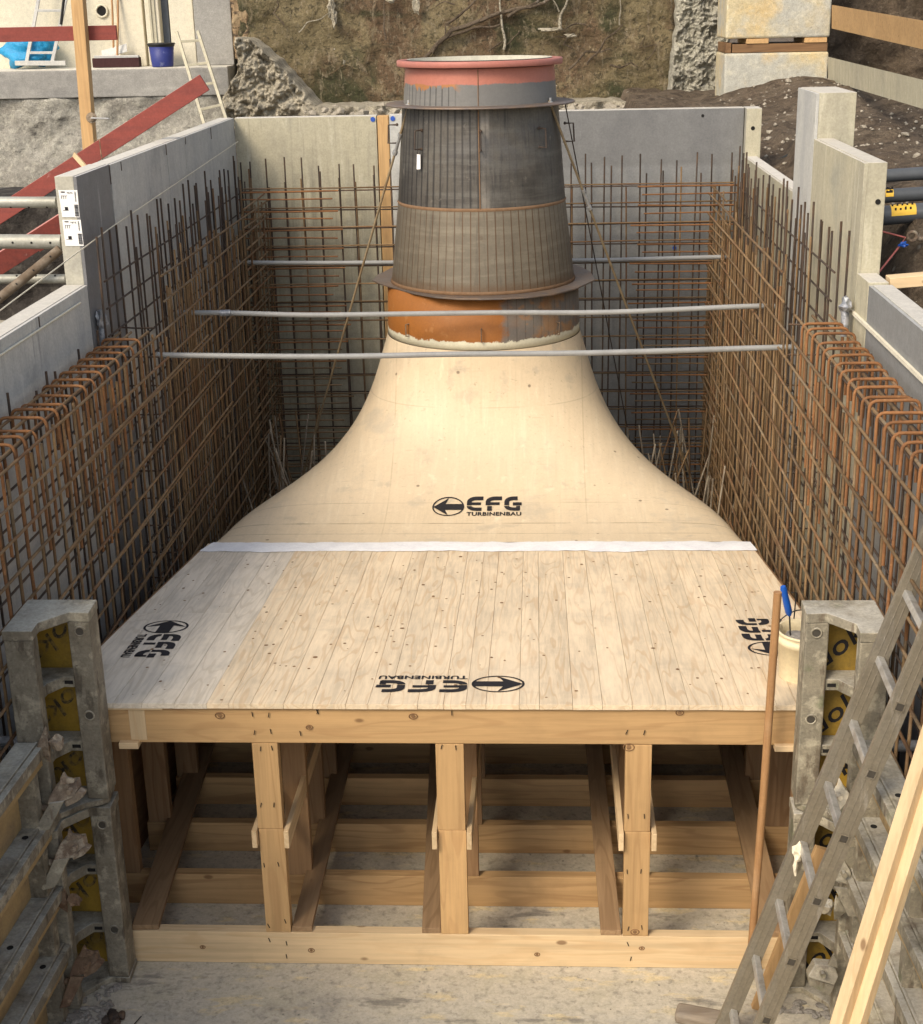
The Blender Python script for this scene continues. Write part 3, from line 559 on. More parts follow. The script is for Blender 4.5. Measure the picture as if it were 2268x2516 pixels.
for px, py, r in ((540, 1758, .017), (760, 1787, .012), (1015, 1760, .015), (1670, 1751, .014), (498, 2327, .010), (765, 2335, .012), (1545, 1836, .020), (1560, 2290, .016), (1577, 2330, .010), (1320, 2345, .010)):
    c = ony(px, py, 5.5295); kn.tube([c+Vector((cos(a)*r*1.15, -.0006, sin(a)*r*.85)) for a in [k*pi/8 for k in range(16)]], .0022, 4, closed=True); kn.disc(c+Vector((0, .001, 0)), (0, -1, 0), r*.55, .0015)
o = part('knots', kn, 'old_wood_x', fr); o['kind'] = 'stuff'

# ------------------------------------------------------------------ board deck
dk = thing('board_deck', 'pale knotty board deck sloping from the front beam to the white joint', 'deck', (-.36, 5.53, 1.2))
def dedge(y): t = (y-5.5)/(7.87-5.5); return -2.115+.13*t+.02*t*t, 1.405-.14*t-.02*t*t
x = -2.2; edges = []
random.seed(11)
while x < 1.45:
    edges.append(x); x += random.choice([.085, .095, .11, .125, .14])
edges.append(x)
import itertools
for a, b in zip(edges, edges[1:]):
    ys = [5.515]+([6.73] if a < -1.62 else [])+[7.9]
    for ya, yb in zip(ys, ys[1:]):
        pts = []
        for y in (ya+.001, yb-.001):
            l, r = dedge(y); pts.append((min(max(a+.0007, l), r), min(max(b-.0007, l), r), y))
        (l0, r0, y0), (l1, r1, y1) = pts
        if r0-l0 < .004 and r1-l1 < .004: continue
        if r0-l0 < .004: r0 = l0+.004
        if r1-l1 < .004: r1 = l1+.004
        dz = random.uniform(-.0008, .0008); mb = MB(); mb.hexa([(l0, y0), (r0, y0), (r1, y1), (l1, y1)], 0, 1)
        mb.v = [(v[0], v[1], deckz(v[1])+dz-(.024 if v[2] < .5 else 0)) for v in mb.v]
        part('deck_board', mb, 'deck_wood_grey' if (a < -1.52) else 'deck_wood', dk, .0005)
under = MB(); under.hexa([(dedge(5.6)[0]+.02, 5.6), (dedge(5.6)[1]-.02, 5.6), (dedge(7.85)[1]-.02, 7.85), (dedge(7.85)[0]+.02, 7.85)], 0, 1)
under.v = [(v[0], v[1], deckz(v[1])-(.0245 if v[2] > .5 else .030)) for v in under.v]
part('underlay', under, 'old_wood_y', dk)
edge = MB().box(dedge(5.52)[0]+.01, dedge(5.52)[1]-.01, 5.513, 5.522, 1.294, 1.3165)
# side boards that close the box under the deck
for s in (0, 1):
    mb = MB(); e0, e1 = dedge(5.6)[s], dedge(7.9)[s]; q = -.014 if s == 0 else .002
    mb.add([(e0+q, 5.62, .0), (e0+q+.012, 5.62, .0), (e1+q+.012, 7.9, 0), (e1+q, 7.9, 0), (e0+q, 5.62, deckz(5.62)-.003), (e0+q+.012, 5.62, deckz(5.62)-.003), (e1+q+.012, 7.9, deckz(7.9)-.003), (e1+q, 7.9, deckz(7.9)-.003)],
           [(0, 3, 2, 1), (4, 5, 6, 7), (0, 1, 5, 4), (1, 2, 6, 5), (2, 3, 7, 6), (3, 0, 4, 7)])
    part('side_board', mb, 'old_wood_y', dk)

# ------------------------------------------------------------------ logo printing
def stroke(mb, path, w):
    n = len(path); L = []; R = []
    for i, (x, y) in enumerate(path):
        a = path[max(0, i-1)]; b = path[min(n-1, i+1)]; dx, dy = b[0]-a[0], b[1]-a[1]; l = sqrt(dx*dx+dy*dy); nx, ny = -dy/l, dx/l
        L.append((x+nx*w/2, y+ny*w/2)); R.append((x-nx*w/2, y-ny*w/2))
    for i in range(n-1): mb.append([L[i], L[i+1], R[i+1], R[i]])
def arc(cx, cy, rx, ry, a0, a1, n=10): return [(cx+rx*cos(radians(a0+(a1-a0)*i/n)), cy+ry*sin(radians(a0+(a1-a0)*i/n))) for i in range(n+1)]
def text_polys(txt, bold=.0, font=None):
    cu = bpy.data.curves.new('lettering', 'FONT'); cu.body = txt; cu.offset = bold; cu.resolution_u = 3; cu.space_character = 1.05
    ob = bpy.data.objects.new('lettering', cu); COL.objects.link(ob); bpy.context.view_layer.update()
    me = bpy.data.meshes.new_from_object(ob.evaluated_get(bpy.context.evaluated_depsgraph_get()))
    P = [[(me.vertices[i].co.x, me.vertices[i].co.y) for i in p.vertices] for p in me.polygons]
    bpy.data.objects.remove(ob); bpy.data.curves.remove(cu)
    xs = [v[0] for p in P for v in p]; ys_ = [v[1] for p in P for v in p]; x0, x1, y0, y1 = min(xs), max(xs), min(ys_), max(ys_)
    return [[((v[0]-x0)/(x1-x0), (v[1]-y0)/(y1-y0)) for v in p] for p in P]
TURB = text_polys('TURBINENBAU', .03)
def logo_polys():
    P = []; T = .2; cy = .1
    stroke(P, arc(.1175, cy, .111, .093, 0, 360, 40), .010)                  # ring
    P.append([(.008, cy), (.118, cy+.088), (.100, cy+.033), (.100, cy-.033), (.118, cy-.088)][:1]+[(.118, cy-.088), (.095, cy-.030), (.095, cy+.030), (.118, cy+.088)])
    P.append([(.094, cy-.030), (.226, cy-.030), (.226, cy+.030), (.094, cy+.030)])
    y0, y1 = .058, .200; w = .034; ym = .112; sl = .004       # letter box, slit at ym
    def top(x, wd, curve=.05): return [(x+wd, y1-w/2)]+arc(x+curve+w/2, y1-w/2-curve+.0, curve, curve, 90, 180, 7)
    # E
    x = .252; wd = .118
    p = [(x+wd, y1-w/2)]+arc(x+.072, .152, .055, y1-w/2-.152, 90, 180, 8)+[(x+.017, ym+sl)]; stroke(P, p, w)
    p = [(x+.017, ym-sl)]+arc(x+.072, .107, .055, .107-(y0+w/2), 180, 270, 8)+[(x+wd-.01, y0+w/2)]; stroke(P, p, w)
    stroke(P, [(x+.03, ym+.020), (x+wd-.016, ym+.020)], .026)
    # F
    x = .388
    p = [(x+wd, y1-w/2)]+arc(x+.072, .152, .055, y1-w/2-.152, 90, 180, 8)+[(x+.017, ym+sl)]; stroke(P, p, w)
    stroke(P, [(x+.030, ym-sl), (x+.030, y0)], w); stroke(P, [(x+.03, ym+.020), (x+wd-.016, ym+.020)], .026)
    # G
    x = .524; wd = .126
    p = [(x+wd-.03, y1-w/2)]+arc(x+.072, .152, .055, y1-w/2-.152, 90, 180, 8)+[(x+.017, ym+sl)]; stroke(P, p, w)
    p = [(x+.017, ym-sl)]+arc(x+.072, .107, .055, .107-(y0+w/2), 180, 270, 8)+[(x+wd-.018, y0+w/2)]; stroke(P, p, w)
    stroke(P, [(x+.062, ym+.017), (x+wd, ym+.017)], .030); stroke(P, [(x+wd-.026, ym-sl), (x+wd-.026, y0+.005)], .028)
    for q in TURB: P.append([(.254+u*.394, .002+v*.042) for u, v in q])
    x = .254
    return P
LOGO = logo_polys()
def subdiv(p):
    return p
def logo(parent, fmap, name='logo_print'):
    mb = MB()
    for p in LOGO:
        n = len(p)
        mb.add([fmap(u, v) for u, v in p], [tuple(range(n))])
    bm = bmesh.new(); me = mb.mesh(name); bm.from_mesh(me); bmesh.ops.triangulate(bm, faces=bm.faces); bm.to_mesh(me); bm.free()
    o = link(name, me, 'ink', parent)
    return o
def dmap(ox, oy, ux, uy, sc=1.0):
    def f(u, v): x = ox+(ux[0]*u+uy[0]*v)*sc; y = oy+(ux[1]*u+uy[1]*v)*sc; return (x, y, deckz(y)+.0025)
    return f
o = logo(dk, dmap(-.052, 5.85, (-1, 0), (0, -1))); o['label'] = 'black upside-down company stencil at the front edge'
o = logo(dk, dmap(-1.94, 6.61, (0, -1), (1.38, 0), .82)); o['label'] = 'black sideways company stencil at the left edge'
o = logo(dk, dmap(1.20, 6.11, (0, 1), (-1.38, 0), .82)); o['label'] = 'black sideways company stencil at the right edge'
kp = MB()
random.seed(3)
for i in range(190):
    y = random.uniform(5.55, 7.8); l, r = dedge(y); x = random.uniform(l+.05, r-.05); a = random.uniform(.003, .0085)*(1.4 if i%9==0 else 1); b = a*random.uniform(.8, 1.5)
    kp.add([(x+a*cos(k*pi/5), y+b*sin(k*pi/5), deckz(y+b*sin(k*pi/5))+.0016) for k in range(10)], [tuple(range(10))])
o = part('knots', kp, 'old_wood_y', dk); o['kind'] = 'stuff'

# ------------------------------------------------------------------ wooden shell from rectangle to circle
sh = thing('draft_tube_shell', 'smooth plywood shell sweeping up from the flat deck into the steel cone', 'formwork shell', (-.358, 8.6, 0))
CT = [(1.619, 24.0), (1.603, 20.09), (1.594, 16.88), (1.587, 14.24), (1.58, 12.06), (1.572, 10.28), (1.561, 8.81), (1.545, 7.60), (1.524, 6.60), (1.497, 5.79), (1.464, 5.11), (1.426, 4.56), (1.382, 4.11), (1.334, 3.73), (1.283, 3.42), (1.228, 3.17), (1.172, 2.96), (1.116, 2.79), (1.059, 2.65), (1.004, 2.54), (.95, 2.44), (.9, 2.36), (.852, 2.30), (.809, 2.245), (.769, 2.20), (.733, 2.166), (.699, 2.136), (.662, 2.0)]
def bez(A, B, C_, D, t): return A*(1-t)**3+B*3*t*(1-t)**2+C_*3*t*t*(1-t)+D*t**3
V2 = lambda a, b: Vector((a, b))
P0 = V2(8.05, 1.107); P3 = V2(9.245, 1.985); P1 = P0+V2(.82, -.03); P2 = P3-V2(0, .585)
O0 = V2(8.05, 0.002); O3 = V2(10.555, 1.985); O1 = O0+V2(2.3, 0); O2 = O3-V2(0, 1.7)
NS = 82; NP = 160; vs = []
def ctl(t):
    s = t*27; i = min(26, int(s)); f_ = s-i; return tuple(CT[i][k]*(1-f_)+CT[i+1][k]*f_ for k in (0, 1))
crown = []
for i in range(NS):
    t_ = i/(NS-1); a, nn = ctl(t_); Pi = bez(P0, P1, P2, P3, t_); Po = bez(O0, O1, O2, O3, t_); c = (Pi+Po)/2; v = (Pi-Po)/2; crown.append((Pi.x, Pi.y))
    for k in range(NP):
        ph = 2*pi*k/NP; cu, su = cos(ph), sin(ph); cu = math.copysign(abs(cu)**(2/nn), cu); su = math.copysign(abs(su)**(2/nn), su)
        vs.append((-.358+a*cu, c.x+v.x*su, c.y+v.y*su))
m_ = MB(); m_.add(vs, [(i*NP+k, i*NP+(k+1) % NP, (i+1)*NP+(k+1) % NP, (i+1)*NP+k) for i in range(NS-1) for k in range(NP)], True)
shell_part = part('shell', m_, 'shell_ply', sh)
def crownz(y):
    for (a, b), (c, d) in zip(crown, crown[1:]):
        if a <= y <= c: return b+(d-b)*(y-a)/(c-a) if c > a else b
    return 1.107 if y < 8.1 else 1.98
def smap(u, v):
    x = -.650+u*.86; y = 8.455+v*1.12; return (x, y, crownz(y)+.004)
# finer logo faces so that the print follows the curved surface
def logo_curved():
    mb = MB()
    for p in LOGO: mb.add([(u, v, 0) for u, v in p], [tuple(range(len(p)))])
    me = mb.mesh('logo_print'); bm = bmesh.new(); bm.from_mesh(me); bmesh.ops.triangulate(bm, faces=bm.faces)
    for _ in range(2): bmesh.ops.subdivide_edges(bm, edges=[e for e in bm.edges if e.calc_length() > .03], cuts=1, use_grid_fill=True)
    bmesh.ops.triangulate(bm, faces=bm.faces)
    for v in bm.verts: v.co = Vector(smap(v.co.x, v.co.y))
    bm.to_mesh(me); bm.free(); o = link('logo_print', me, 'ink', sh); o['label'] = 'black company stencil on the crown of the shell'
logo_curved()
# white sealed joint between deck and shell
mb = MB(); nxs = 170; vs = []
for j, (yc, sg) in enumerate(((7.852, -1), (7.88, 0), (8.02, 0), (8.045, 1))):
    for i in range(nxs+1):
        u = i/nxs; x = -1.995+u*(1.268+1.995)
        if sg: 
            w = .024*noise.noise(Vector((x*2.2, sg*5, 0)))+.018*noise.noise(Vector((x*9, sg*5, 2)))+.008*noise.noise(Vector((x*40, sg*5, 2)))
            if sg < 0 and .30 < x < .62: w -= .022
        else: w = 0
        y = yc+w; z = deckz(min(y, 7.9)) if y < 7.9 else (deckz(7.9)*(8.05-y)+1.107*(y-7.9))/.15
        xa_ = -1.968+.045*(y-7.85)/.2; xb_ = 1.262-.018*(y-7.85)/.2; xx = xa_+u*(xb_-xa_)
        vs.append((xx, y, z+(.0035 if sg else .006)+.001*noise.noise(Vector((x*20, y*20, 0)))))
mb.add(vs, [(j*(nxs+1)+i, j*(nxs+1)+i+1, (j+1)*(nxs+1)+i+1, (j+1)*(nxs+1)+i) for j in range(3) for i in range(nxs)], True)
part('joint_seal', mb, 'sealant', sh)
bx = MB(); bx.hexa([(-1.975, 7.885), (1.245, 7.885), (1.24, 8.06), (-1.96, 8.06)], .002, 1.098); part('end_box', bx, 'shell_ply', sh)

# ------------------------------------------------------------------ steel cone
ax = (AX.x, AX.y)
cone = thing('steel_cone', 'dark steel draft tube cone with red primed top flange standing on the plywood shell', 'steel cone', (ax[0], ax[1], 0))
def crev(name, prof, m, smooth=True, n=96, lab=None, a0=0):
    mb = MB().rev((0, 0, 0), prof, n, smooth, a0); o = link(name, mb.mesh(name), m, cone, (ax[0], ax[1], 0))
    if lab: o['label'] = lab
    return o
crev('collar', [(.600, 1.99), (.660, 1.99), (.659, 2.03), (.650, 2.33), (.60, 2.33)], 'collar', lab='orange painted and rusty lower collar with a ragged white band')
crev('lower_cone', [(.622, 2.345), (.560, 2.872)], 'cone_lower', False, NF, a0=pi/NF*0)
crev('upper_cone', [(.560, 2.874), (.512, 3.495)], 'cone_upper', False, NF, 'dark upper cone with black bend lines on its left half')
crev('weld_ring', [(.560, 2.862), (.5665, 2.873), (.560, 2.884)], 'weld_rust')
crev('weld_ring', [(.622, 2.340), (.630, 2.342), (.622, 2.362)], 'weld_rust')
crev('neck', [(.503, 3.507), (.485, 3.73)], 'cone_neck', lab='neck with ragged red primer over grey steel')
crev('top_flange', [(.46, 3.738), (.536, 3.737), (.540, 3.741), (.540, 3.771), (.536, 3.775), (.475, 3.775), (.455, 3.60)], 'red_primer')
crev('inner_lining', [(.474, 3.779), (.450, 3.779), (.445, 3.5), (.52, 2.6), (.6, 2.0), (.58, 2.0)], 'white_filler')
crev('upper_ring_plate', [(.50, 3.497), (.618, 3.494), (.622, 3.498), (.618, 3.505), (.50, 3.508)], 'flange_steel', lab='thin wide steel ring plate round the neck')
R_ = [(-1.120, 9.895), (-.967, 9.66), (-.71, 9.487), (-.52, 9.44), (-.341, 9.421), (-.16, 9.425), (-.041, 9.437), (.173, 9.555), (.402, 9.905), (.385, 10.28), (.2, 10.5), (-.35, 10.6), (-.9, 10.5), (-1.10, 10.28)]
PLT = [(-1.112, 9.86)]+[(-.358+.765*cos(radians(a))*1.0, 9.9+.48*sin(radians(a))+(-.0)) for a in range(190, 352, 9)]+[(.398, 9.87), (.376, 10.3), (.15, 10.55), (-.35, 10.62), (-.86, 10.55), (-1.09, 10.3)]
hole = [(-.358+.60*cos(radians(a)), 9.9+.60*sin(radians(a))) for a in range(0, 360, 10)]
mb = MB(); mb.hexa([(p[0], p[1]) for p in [(-1.115, 9.885), (-1.04, 9.74), (-.94, 9.60), (-.80, 9.40), (-.64, 9.25), (-.49, 9.185), (-.34, 9.17), (-.19, 9.18), (-.04, 9.215), (.12, 9.31), (.27, 9.50), (.40, 9.80), (.385, 10.1), (.30, 10.4), (.05, 10.62), (-.36, 10.68), (-.76, 10.62), (-1.02, 10.4), (-1.10, 10.1)]], 2.331, 2.341)
part('lower_ring_plate', mb, 'flange_steel', cone, .002, 'wide clipped steel plate at the foot of the cone')
part('vertical_weld', MB().tube([(-.348, 9.9-.561, 2.88), (-.352, 9.9-.516, 3.49)], .0045, 5).tube([(-.352, 9.9-.505, 3.51), (-.352, 9.9-.487, 3.73)], .003, 5), 'weld_rust', cone)
def handle(px, py, py2, R):
    d = ray(px, (py+py2)/2)
    # hit with cylinder
    A = d.x*d.x+d.y*d.y; ex, ey = CAM.x-ax[0], CAM.y-ax[1]; B = ex*d.x+ey*d.y; Cc = ex*ex+ey*ey-R*R; disc_ = B*B-A*Cc
    tt = (-B-sqrt(disc_))/A if disc_ > 0 else -B/A
    p = CAM+d*tt; nrm = Vector((p.x-ax[0], p.y-ax[1], 0)).normalized(); return p, nrm
for px, py, py2, R in ((1036, 322, 364, .528), (1181, 326, 366, .528), (1325, 316, 360, .528), (976, 310, 348, .528), (1388, 306, 344, .528)):
    p, nrm = handle(px, py, py2, R); h = .058
    m = MB().tube([p+Vector((0, 0, h)), p+Vector((0, 0, h))+nrm*.055, p+Vector((0, 0, -h))+nrm*.062, p+Vector((0, 0, -h))-nrm*.0], .006, 6, smooth=False)
    m.clump(p+Vector((0, 0, h)), .012, 1, 1); m.clump(p+Vector((0, 0, -h)), .012, 2, 1)
    part('lifting_handle', m, 'rebar_dark', cone)
for px, py, py2 in ((1006, 793, 828), (1183, 806, 840), (1366, 790, 822)):
    p, nrm = handle(px, py, py2, .654); h = .04
    m = MB().tube([p+Vector((0, 0, h)), p+Vector((0, 0, h))+nrm*.03, p+Vector((0, 0, -h))+nrm*.03, p+Vector((0, 0, -h))], .005, 6, smooth=False)
    part('lifting_handle', m, 'rusty_crust', cone)
p, nrm = handle(1033, 378, 415, .535); sd_ = nrm.cross(Vector((0, 0, 1)))
tg = MB(); c = p+nrm*.012; tg.add([c+sd_*.016+Vector((0, 0, .045)), c-sd_*.016+Vector((0, 0, .045)), c-sd_*.026+nrm*.012+Vector((0, 0, -.045)), c+sd_*.006+nrm*.015+Vector((0, 0, -.048)), c+sd_*.016+nrm*.0015+Vector((0, 0, .045)), c-sd_*.016+nrm*.0015+Vector((0, 0, .045)), c-sd_*.026+nrm*.0135+Vector((0, 0, -.045)), c+sd_*.006+nrm*.0165+Vector((0, 0, -.048))],
       [(0, 1, 2, 3), (7, 6, 5, 4), (0, 4, 5, 1), (1, 5, 6, 2), (2, 6, 7, 3), (3, 7, 4, 0)])
o = single('paper_tag', tg, 'paper', 'small white paper tag hanging from a handle on the cone', 'tag')

# tie rods with turnbuckles
def rod(p, q, lab, turn, m='rod_tan'):
    p, q = Vector(p), Vector(q); t = thing('tie_rod', lab, 'tie rod', q, 'tie rods anchoring the steel cone'); d = (q-p).normalized()
    part('rod', MB().tube([p-d*.02, q],   .0085 if turn else .0042, 7), m, t)
    if turn:
        a = p+(q-p)*turn; part('turnbuckle', MB().tube([a-d*.13, a+d*.02], .011, 8).tube([a-d*.135, a-d*.115], .017, 6).tube([a+d*.0, a+d*.025], .017, 6), 'galvanised', t)
        part('eye_rod', MB().tube([p-d*.01, p+d*.14], .0085, 7), 'galvanised', t)
        part('bolt', MB().tube([p+Vector((0, 0, -.02)), p+Vector((0, 0, .035))], .009, 7).disc(p+Vector((0, 0, .004)), (0, 0, 1), .019, .008), 'galvanised', t)
rod((.099, 9.668, 3.50), (1.22, 10.95, .55), 'front right tie rod running from the ring plate down to the corner', .235)
rod((-.812, 9.684, 3.50), (-1.87, 10.95, .55), 'front left tie rod running from the ring plate down to the corner', .10)
rod((.20, 10.25, 3.49), (.80, 11.5, .55), 'rear right thin dark tie rod behind the cone', 0, 'rebar_dark')

# grey spacer pipes across the pit
def crosspipe(P, Y, lab, ends=(-2.30, 1.5), r=.0165):
    pts = [ony(x, y, Y) for x, y in P]; k = []
    pts = [Vector((ends[0], Y, pts[0].z+.005))]+pts+[Vector((ends[1], Y, pts[-1].z))]
    for i in range(len(pts)-1):
        for s in range(4):
            t_ = s/4; p0 = pts[max(0, i-1)]; p1 = pts[i]; p2 = pts[i+1]; p3 = pts[min(len(pts)-1, i+2)]
            k.append(.5*((2*p1)+(p2-p0)*t_+(2*p0-5*p1+4*p2-p3)*t_*t_+(3*p1-p0-3*p2+p3)*t_**3))
    k.append(pts[-1]); single('spacer_pipe', MB().tube(k, r, 12), 'spacer_pipe', lab, 'pipe', 'grey spacer pipes across the pit')
crosspipe([(600, 645), (760, 646), (960, 645), (1440, 640), (1600, 636), (1740, 632)], 11.0, 'rearmost grey spacer pipe behind the steel cone', (-2.3, 1.45))
crosspipe([(565, 769), (760, 774), (1000, 771), (1240, 768), (1500, 767), (1825, 753)], 9.13, 'middle grey spacer pipe crossing the orange collar', (-2.3, 1.5))
crosspipe([(440, 873), (800, 876), (1130, 870), (1450, 867), (1898, 854)], 8.2, 'front grey spacer pipe crossing the top of the plywood shell', (-2.2, 1.48))
c = ony(555, 769, 9.12); single('tape_wrap', MB().tube([c-Vector((.035, 0, 0)), c+Vector((.03, 0, 0))], .021, 9), 'duct_tape', 'pale tape wrapped round the left end of the middle pipe', 'tape')

# ================================================================== CORNER FORMS AT THE MOUTH OF THE PIT
DOKA = text_polys('doka', .012)
def plan(s, pts):   # mirror helper: left form coordinates to world
    if s < 0: return pts
    return [(-.756-p[0], p[1]-.012) for p in pts]
def corner_form(s, z0, z1, lab, steel):
    t = thing('corner_form', lab, 'corner form', (plan(s, [(-2.0, 5.4)])[0][0], 5.4, z0), 'steel corner forms beside the deck')
    P = lambda pts: plan(s, pts)
    part('corner_profile', MB().hexa(P([(-1.918, 5.380), (-1.825, 5.375), (-1.830, 5.512), (-1.918, 5.512)]), z0+.03, z1-.042), steel, t, .006)
    part('side_profile', MB().hexa(P([(-2.115, 5.190), (-1.998, 5.190), (-2.002, 5.262), (-2.118, 5.262)]), z0, z1-.042), steel, t, .006)
    top = [(-2.118, 5.187), (-1.995, 5.187), (-1.998, 5.272), (-1.930, 5.352), (-1.905, 5.378), (-1.822, 5.372), (-1.827, 5.516), (-2.120, 5.516)]
    part('top_plate', MB().hexa(P(top), z1-.042, z1), steel, t, .004)
    if z0 > .5: bot = [(-2.118, 5.187), (-1.998, 5.187), (-2.0, 5.262), (-1.925, 5.345), (-1.86, 5.375), (-1.83, 5.40), (-1.84, 5.512), (-2.12, 5.512)]
    else: bot = top
    part('bottom_plate', MB().hexa(P(bot), z0+.002, z0+.029), steel, t, .003)
    part('ply', MB().hexa(P([(-2.10, 5.490), (-1.92, 5.490), (-1.92, 5.508), (-2.10, 5.508)]), z0+.03, z1-.044), 'yellow_ply', t, label='worn yellow plywood back')
    part('ply', MB().hexa(P([(-2.115, 5.264), (-2.100, 5.264), (-2.100, 5.508), (-2.115, 5.508)]), z0+.03, z1-.044), 'yellow_ply', t, label='worn yellow plywood side')
    for f in (1/3., 2/3.):
        z = z1-(z1-z0)*f
        rib = part('rib', MB().hexa(P([(-2.098, 5.488), (-1.920, 5.488), (-1.920, 5.398), (-1.968, 5.398), (-2.015, 5.330), (-2.02, 5.264), (-2.098, 5.264)]), z-.05, z), steel, t, .004)
        a, b = P([(-1.963, 5.3965), (-1.928, 5.3965)]); x0, x1 = sorted((a[0], b[0])); yy = a[1]
        part('slot', MB().box(x0, x1, yy-.001, yy+.004, z-.033, z-.018), 'hole_dark', rib)
        # text between the ribs
    hc = P([(-1.868, 5.378)])[0]
    for zz in (z1-.085, (z0+z1)/2-.02 if z0 > .5 else z0+.28):
        so = part('socket', MB().tube([Vector((hc[0]+cos(a_)*.020, hc[1]-.001, zz+sin(a_)*.020)) for a_ in [k*pi/8 for k in range(16)]], .004, 5, closed=True), steel, t)
        part('socket_hole', MB().tube([Vector((hc[0], hc[1]-.0015, zz)), Vector((hc[0], hc[1]+.006, zz))], .017, 14, smooth=False), 'bore_grey', so)
    bays = [(z1-.044-.12, 0), (z1-(z1-z0)/3-.17, 1), (z0+.13, 2)]
    for zc, k in bays:
        mb = MB(); an = radians(42)
        cxp = P([(-2.01, 0)])[0][0]
        for q in DOKA:
            pts = []
            for u, v in q:
                lx = (u-.5)*.30+(v-.5)*.02; lz = (v-.5)*.085
                lx, lz = (lx*s, lz*s)
                X = cxp+lx*cos(an)-lz*sin(an); Z = zc+lx*sin(an)+lz*cos(an)
                lo, hi = sorted(P([(-2.095, 0), (-1.924, 0)])[i][0] for i in (0, 1)); pts.append((min(max(X, lo), hi), P([(0, 5.488)])[0][1], min(max(Z, z0+.04), z1-.06)))
            mb.add(pts, [tuple(range(len(pts)))])
        part('ply_print', mb, 'ink_worn' if s < 0 else 'ink', t)
    return t
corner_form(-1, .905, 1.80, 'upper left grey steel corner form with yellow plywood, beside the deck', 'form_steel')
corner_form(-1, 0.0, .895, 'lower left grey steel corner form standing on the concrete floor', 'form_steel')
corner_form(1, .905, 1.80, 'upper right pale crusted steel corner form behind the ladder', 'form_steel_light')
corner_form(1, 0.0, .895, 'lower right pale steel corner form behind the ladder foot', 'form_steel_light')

# long inner form panels lying on edge towards the camera
def long_form(s, zs, lab, steel):
    sx = lambda x: x if s < 0 else -.756-x
    t = thing('frame_panel', lab, 'formwork panel', (sx(-2.06), 3.6, 0), 'ribbed form panels at the wall mouth')
    ysplay = lambda y: (5.18-y)*.035*(-1)
    for i, z in enumerate(zs):
        mb = MB(); a, b = -2.118, -1.998
        def yz(y, x, zz): return (sx(x+ysplay(y)), y, zz)
        def strip(x0, x1, z0, z1, y0=5.183, y1=1.0):
            vs = [yz(y, x, zz) for y in (y0, y1) for x, zz in ((x0, z0), (x1, z0), (x1, z1), (x0, z1))]
            f = [(0, 1, 2, 3), (7, 6, 5, 4)]+[(k, k+4, (k+1) % 4+4, (k+1) % 4) for k in range(4)]
            mb.add(vs, f)
        strip(a, b-.030, z-.035, z); strip(b-.028, b, z-.055, z-.004); strip(b-.040, b-.028, z-.02, z+.004)
        part('rail', mb, steel, t, .003)
        mb = MB(); strip(a+.004, a+.018, (zs[i+1] if i+1 < len(zs) else .02)+.002, z-.037); part('ply', mb, 'beige_ply', t)
        if i < len(zs)-1 or True:
            mb = MB(); strip(b-.034, b-.020, z-.105, z-.057); part('lath', mb, 'beige_ply', t, .002)
        hc = yz(5.02 if i % 2 else 4.75, -2.06, z+.0005); part('tie_hole', MB().disc(hc, (0, 0, 1), .013, .002), 'hole_dark', t)
    for y in (5.12, 4.45, 3.7, 2.7):
        x0, x1 = sorted((sx(-2.116+ysplay(y)), sx(-2.03+ysplay(y)))); part('cross_rib', MB().box(x0, x1, y-.03, y+.03, .003, zs[0]-.06), steel, t)
    return t
long_form(-1, [1.31, .965, .635, .345], 'ribbed grey form panel on edge in the bottom left foreground', 'form_steel')
long_form(1, [1.34, 1.045, .75, .455], 'ribbed pale form panel on edge in the bottom right foreground', 'form_steel_light')

# wedge clamps and tie screws
def px_prism(mb, poly, Y, depth, tilt=.25, y_of=None):
    """a solid whose front outline stands at distance Y, leaning back towards its top"""
    zs = [ony(x, y, Y).z for x, y in poly]; z0 = min(zs); F_ = []
    for x, y in poly:
        p = ony(x, y, Y); q = ony(x, y, Y+(p.z-z0)*tilt); F_.append(q)
    n = len(F_); B_ = [p+Vector((0, depth, -depth*.15)) for p in F_]
    mb.add(F_+B_, [tuple(range(n)), tuple(range(n, 2*n))[::-1]]+[(i, i+n, (i+1) % n+n, (i+1) % n) for i in range(n)]); return mb
def clamp(lab, m, Y, body, horn, claw, lever, hook, pin, s=-1):
    c = ony(*pin, Y); t = thing('wedge_clamp', lab, 'clamp', c, 'crusted wedge clamps on the forms')
    if body: part('body', px_prism(MB(), body, Y, .055, .6), m, t, .004)
    if horn: part('horn', px_prism(MB(), horn, Y+.02, .018, .3), m, t, .003)
    if claw: part('claw', px_prism(MB(), claw, Y+.01, .05, .3), m, t, .004)
    if lever: part('lever', px_prism(MB(), lever, Y-.05, .014, .35), 'form_steel_light' if m != 'rusty_crust' else m, t, .003)
    part('pin', MB().tube([c+Vector((.0, -.012, .004)), c+Vector((0, .02, 0))], .011, 10), m, t, .002)
    if hook:
        P_ = [ony(x, y, Y+.03) for x, y in hook]; part('hook', rag(MB().tube(P_, [.015]*(len(P_)-1)+[.010], 8), .004, 20), m, t)
clamp('upper left wedge clamp with long bare lever', 'crusted_metal', 5.13,
      [(138, 1928), (187, 1920), (191, 1941), (179, 1959), (157, 1969), (116, 1978), (120, 1960)], [(155, 1898), (163, 1911), (183, 1916), (181, 1924), (144, 1930), (148, 1911)],
      [(179, 1957), (191, 1943), (205, 1950), (204, 1959), (187, 1972), (161, 1984), (157, 1970)], [(121, 1974), (157, 1969), (120, 2040), (88, 2045), (83, 2040)], [(125, 1985), (100, 1985), (82, 1975), (74, 1964)], (170, 1946))
